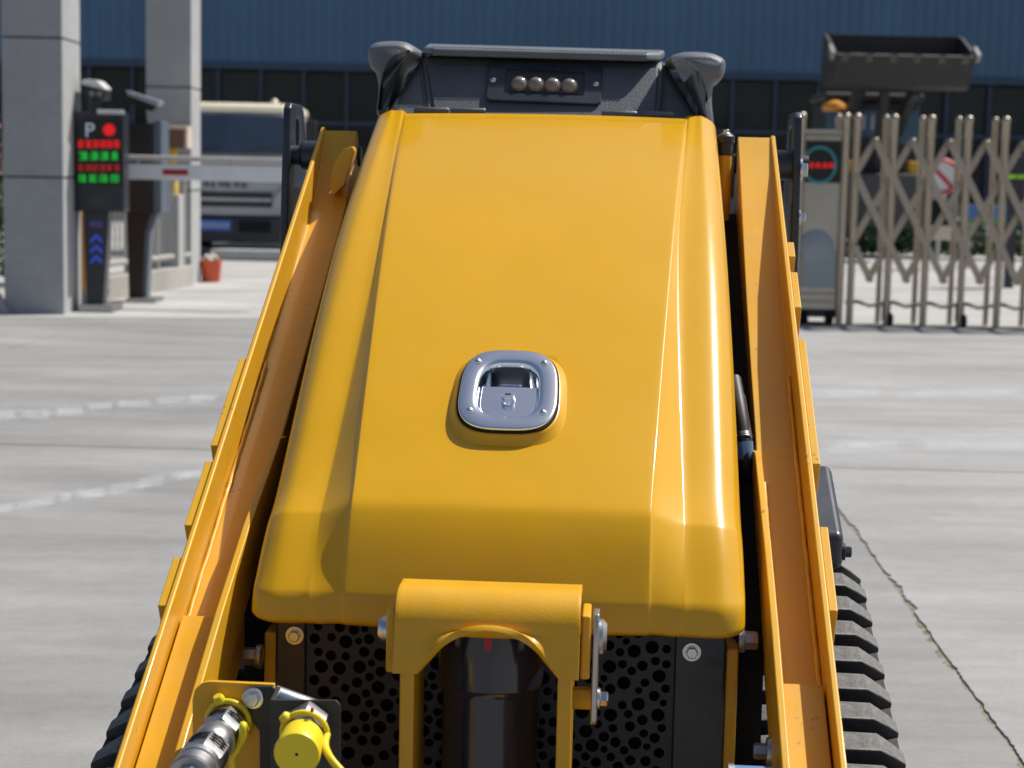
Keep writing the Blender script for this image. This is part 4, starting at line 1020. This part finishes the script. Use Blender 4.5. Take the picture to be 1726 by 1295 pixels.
# drive cabinet
xa, xb = D(1346, 400, GYY).x-g0.x, D(1421, 400, GYY).x-g0.x
zt2 = D(1385, 228, GYY).z
box('cabinet', (xa+.02, .0, .12), (xb-.03, .42, zt2), sg_m, gt, bevel=.01)
for xx in (xa-.01, xb-.012):
    o = dup(fpm, gt, (xx, -.02, 0))
box('top_rail', (xa, -.03, zt2), (xb-.02, .03, zt2+.035), ss_m, gt, bevel=.008)
gsc = box('display', (xa+.03, -.012, D(1380, 309, GYY).z), (xb-.045, .002, D(1380, 238, GYY).z), sc_m, gt, smooth=None)
cx_, cz_ = D(1381, 279, GYY).x-g0.x, D(1381, 279, GYY).z
mesh('ring_light', *tube_data([V(cx_+.128*math.cos(R(a)), -.014, cz_+.138*math.sin(R(a))) for a in range(0, 361, 10)], .012, 8), mat('ring_teal', (.02, .10, .12), emit=(.02, .14, .17), estr=.35), gsc, smooth=60)
glyph_row('text_row', 1352, 1407, 279, 9, GYY-.012, 5, lr_m, gsc, g0, 9)
box('lower_panel', (xa+.04, -.008, .30), (xb-.05, .001, .60), mat('panel_blue', (.30, .34, .37), rough=.4, metal=.4), gt, bevel=.004)
v, f = lathe_data((cx_, -.004, .62), (cx_, -.012, .62), [(0, .14), (1, .12)], 28); mesh('emblem', v, f, MATS['panel_blue'], gt, smooth=40)
for zz in (.18, .24): box('trim_bar', (xa+.03, -.016, zz), (xb-.04, .001, zz+.02), ss_m, gt, bevel=.004)
for xx in (xa+.03, xb-.12): o = dup(whl, gt, (xx+.04, .03, .055)); o.scale = (1.4, 1.3, 1.0)
box('skirt', (xa+.0, .02, .06), (xb-.02, .4, .14), mat('skirt_dark', (.04, .04, .045), rough=.6), gt, smooth=None)

# ================================================================== WHEEL LOADER BEHIND THE GATE
WLY = 26.5
wc = D(1520, 200, WLY)
wld = empty('wheel_loader', (wc.x, WLY+1.2, .004)); tag(wld, 'wheel loader behind the gate with its wide dark bucket raised', 'wheel loader')
wb_m = mat('bucket_dark', (.018, .018, .021), rough=.6, var=.2, dust=.08)
wy_m = mat('loader_yellow', (.62, .32, .02), rough=.5)
def WL(px, py, y): p = D(px, py, WLY+y); return V(p.x-wc.x, y-1.2, p.z-.004)
bk_prof = [(1.0, 52), (.25, 60), (.0, 92), (-.05, 100), (.05, 108), (.55, 150), (.95, 146), (1.05, 120)]
a = [WL(1408, 0, 0)]
def bp3(x, y, py): p = D(1525, py, WLY); return V(x, y-1.2, p.z)
hw = (D(1640, 100, WLY).x - D(1410, 100, WLY).x)/2
# open bucket: back sheet above, cutting edge in front, floor below
prof = [(1.0, 51), (.92, 52), (.95, 100), (.80, 128), (.35, 132), (-.05, 93), (-.08, 95), (.30, 143), (.45, 149), (.88, 147), (1.05, 110)]
ring = [bp3(-hw, y, py) for y, py in prof]
bkt = prism('bucket', ring, (2*hw, 0, 0), wb_m, wld, smooth=25)
for s in (-1, 1):
    side = [bp3(s*hw, y, py) for y, py in ((1.0, 51), (.75, 56), (.2, 80), (-.05, 93), (.30, 143), (.45, 149), (.88, 147), (1.05, 110))]
    prism('side_plate', side, (s*.04, 0, 0), wb_m, bkt, smooth=25)
    prism('side_cutter', [bp3(s*(hw+.041), y, py) for y, py in ((.15, 76), (-.12, 92), (-.02, 104), (.2, 92))], (s*.05, 0, 0), mat('cutter_steel', (.3, .3, .3), rough=.4, metal=.5), bkt, smooth=25)
for k in range(6):
    x = lerp(-hw+.12, hw-.12, k/5); p0_, p1_ = bp3(x, -.2, 92), bp3(x, .12, 106)
    prism('tooth', [bp3(x-.05, -.18, 93), bp3(x-.06, .15, 100), bp3(x-.06, .18, 112), bp3(x-.045, -.02, 106)], (.1, 0, 0), mat('tooth_grey', (.09, .08, .07), rough=.6), bkt, bevel=.01)
zc0, zc1 = bp3(0, 0, 215).z, bp3(0, 0, 160).z
box('cab', (-.75, 1.0, 1.3), (.75, 2.3, zc1), wb_m, wld, bevel=.05)
gl = mat('cab_glass', (.05, .12, .20), rough=.1, spec=.6)
box('windscreen', (-.40, .985, zc0-.1), (.36, 1.01, zc1-.15), gl, wld, smooth=None)
for xx in (-.16, -.02, .08): box('reflection_strip', (xx, .980, zc0+.02), (xx+.05, .986, zc1-.22), mat('reflection_pale', (.4, .42, .45), rough=.4), wld, smooth=None)  # pale strips stand in for reflections on the cab glass
box('side_window', (-.74, .985, zc0-.2), (-.46, 1.01, zc1-.15), gl, wld, smooth=None); box('side_window', (.44, .985, zc0-.2), (.74, 1.01, zc1-.15), gl, wld, smooth=None)
box('cab_roof', (-.80, .9, zc1), (.80, 2.4, zc1+.12), wb_m, wld, bevel=.05)
pB = bp3(0, 0, 167); lathe('beacon', (-.62, .95, pB.z-.12), (-.62, .95, pB.z+.06), [(0, .17), (.3, .2), (.7, .17), (1, .06)], mat('beacon_orange', (.7, .30, .03), rough=.4), wld, n=18)
for s in (-1, 1):
    pth = [V(s*.42, 1.6, 1.5), V(s*.42, .9, 2.1), V(s*.42, .1, bp3(0, 0, 152).z), V(s*.42, -.25, bp3(0, 0, 142).z)]
    v, f = merge(*[prism_data([p+V(-.06, 0, -.12), q_+V(-.06, 0, -.12), q_+V(-.06, 0, .12), p+V(-.06, 0, .12)], (.12, 0, 0)) for p, q_ in zip(pth, pth[1:])]); mesh('lift_arm', v, f, wb_m, wld, smooth=None)
    wh = lathe('wheel', (s*.72, .5, .55), (s*1.08, .5, .55), [(0, .42), (.1, .53), (.5, .555), (.9, .53), (1, .42)], rub_m, wld, n=36)
    lathe('rim', (s*1.08, .5, .55), (s*1.05, .5, .55), [(0, .33), (1, .2)], wy_m, wh, n=24)
    lathe('wheel', (s*.72, 3.0, .55), (s*1.08, 3.0, .55), [(0, .42), (.1, .53), (.5, .555), (.9, .53), (1, .42)], rub_m, wld, n=36)
    box('headlamp_guard', (s*.55-.1, .2, 1.25), (s*.55+.1, .45, 1.50), wy_m, wld, bevel=.02)
box('front_frame', (-.55, .0, .45), (.55, 1.4, 1.30), mat('frame_grey', (.06, .06, .065), rough=.6), wld, bevel=.03)
box('rear_body', (-.7, 2.3, .6), (.7, 4.2, 1.75), wy_m, wld, bevel=.08)
prism('tilt_link', [V(-.06, .3, 1.4), V(-.06, .1, 2.3), V(-.06, .0, bp3(0, 0, 150).z), V(-.06, .25, bp3(0, 0, 150).z), V(-.06, .6, 1.4)], (.12, 0, 0), wb_m, wld, smooth=None)

# ================================================================== SIGNS AND PLANTING BEHIND THE GATE
SGY = 24.0
sgn = empty('round_sign', (D(1587, 300, SGY).x, SGY, .004)); tag(sgn, 'round white prohibition sign with a red rim seen through the gate', 'sign')
zc = D(1587, 298, SGY).z
cyl('post', (0, 0.03, 0), (0, .03, zc+.2), .03, rt_m, sgn, n=12)
cyl('disc', (0, .0, zc), (0, -.012, zc), .25, wh_m, sgn, n=40)
mesh('rim', *tube_data([V(.215*math.cos(R(a)), -.014, zc+.215*math.sin(R(a))) for a in range(0, 361, 10)], .028, 6), mat('sign_red', (.5, .03, .04), rough=.5), sgn, smooth=60)
prism('bar', [V(-.17, -.014, zc+.13), V(-.13, -.014, zc+.17), V(.17, -.014, zc-.13), V(.13, -.014, zc-.17)], (0, -.006, 0), MATS['sign_red'], sgn, smooth=None)
box('plate', (-.2, -.01, zc-.62), (.2, .0, zc-.32), voi_m, sgn, smooth=None)
box('plate', (-.18, -.012, zc-.85), (.18, -.002, zc-.66), mat('plate_cream', (.6, .5, .38), rough=.6), sgn, smooth=None)
nb = empty('notice_board', (D(1672, 380, 25.0).x, 25.0, .004)); tag(nb, 'low blue and green notice board seen through the gate at right', 'notice board')
zz1, zz0 = D(1672, 347, 25).z, D(1672, 378, 25).z; hx = .36
box('board', (-hx, 0, zz0), (hx, .04, zz1), mat('board_blue', (.06, .16, .42), rough=.5), nb, bevel=.01)
box('green_strip', (-hx, -.006, zz0), (hx, -.001, zz0+.07), mat('board_green', (.12, .26, .06), rough=.6), nb, smooth=None)
for s in (-1, 1): box('leg', (s*(hx-.05)-.02, .005, 0), (s*(hx-.05)+.02, .035, zz0), rt_m, nb, smooth=None)
ls = empty('led_sign', (D(1712, 300, 20).x, 20, .004)); tag(ls, 'dark sign cabinet with a green lit text line at the right edge', 'sign')
base = ls.location
px_box('cabinet', 1690, 262, 1752, 344, 20, .15, dk_m, ls, base, .01); box('post', (-.05, .04, 0), (.05, .12, D(1712, 344, 20).z), dk_m, ls)
glyph_row('text_row', 1697, 1745, 298, 7, 19.99, 6, mat('led_lime', (.1, .2, 0), emit=(.35, .7, .03), estr=.4), ls, base, 12)

leaf_m = mat('hedge_leaf', (.030, .075, .022), rough=.6, var=.5, vscale=8)
stem_m = mat('stem_brown', (.06, .045, .03), rough=.8)
flw_m = mat('flower_pink', (.6, .18, .28), rough=.6)
def leaves(n, fn_, size, rnd):
    v, f = [], []
    for _ in range(n):
        p = fn_(rnd); d = V(rnd.gauss(0, 1), rnd.gauss(0, 1), rnd.gauss(0, 1)).normalized(); u = d.orthogonal().normalized(); w_ = d.cross(u); s = size*rnd.uniform(.6, 1.3)
        i = len(v); v += [p-u*s, p-w_*s*.5, p+u*s, p+w_*s*.5]; f.append((i, i+1, i+2, i+3))
    return v, f
rnd = random.Random(3)
hx0, hx1 = D(1430, 430, 27.8).x, 11.5
hd = mesh('hedge', *leaves(9000, lambda r: V(r.uniform(hx0, hx1), 27.9+r.uniform(-.35, .35), .06 + abs(r.gauss(0, 1))**.6*.38*r.random()**.5), .045, rnd), leaf_m, smooth=None, recalc=False)
tag(hd, 'low dark green hedge behind the folding gate', 'hedge', kind='stuff')
fs_o = empty('flowering_shrub', (D(-14, 400, 16.5).x, 16.5, .004)); tag(fs_o, 'pink flowering shrub peeping past the left edge of the near pillar', 'shrub')
mesh('foliage', *leaves(1800, lambda r: V(r.gauss(0, .13), r.gauss(0, .14), r.uniform(.12, 1.45)), .035, rnd), MATS['hedge_leaf'], fs_o, smooth=None, recalc=False)
mesh('flowers', *leaves(120, lambda r: V(r.gauss(.02, .12), r.gauss(-.05, .12), r.uniform(1.1, 1.5)), .03, rnd), flw_m, fs_o, smooth=None, recalc=False)
tube('stem', [V(0, 0, -.004), V(.02, .01, .5), V(-.02, 0, 1.2)], [.025, .02, .01], stem_m, fs_o, n=8)
cbk = G(-2, 528)
cb2 = prism('concrete_block', [V(cbk.x-.35, cbk.y, 0), V(cbk.x+.10, cbk.y, 0), V(cbk.x+.02, cbk.y, .16), V(cbk.x-.35, cbk.y, .20)], (0, -.14, 0), pil_m, bevel=.012)
tag(cb2, 'low sloping grey block at the foot of the near pillar', 'block')
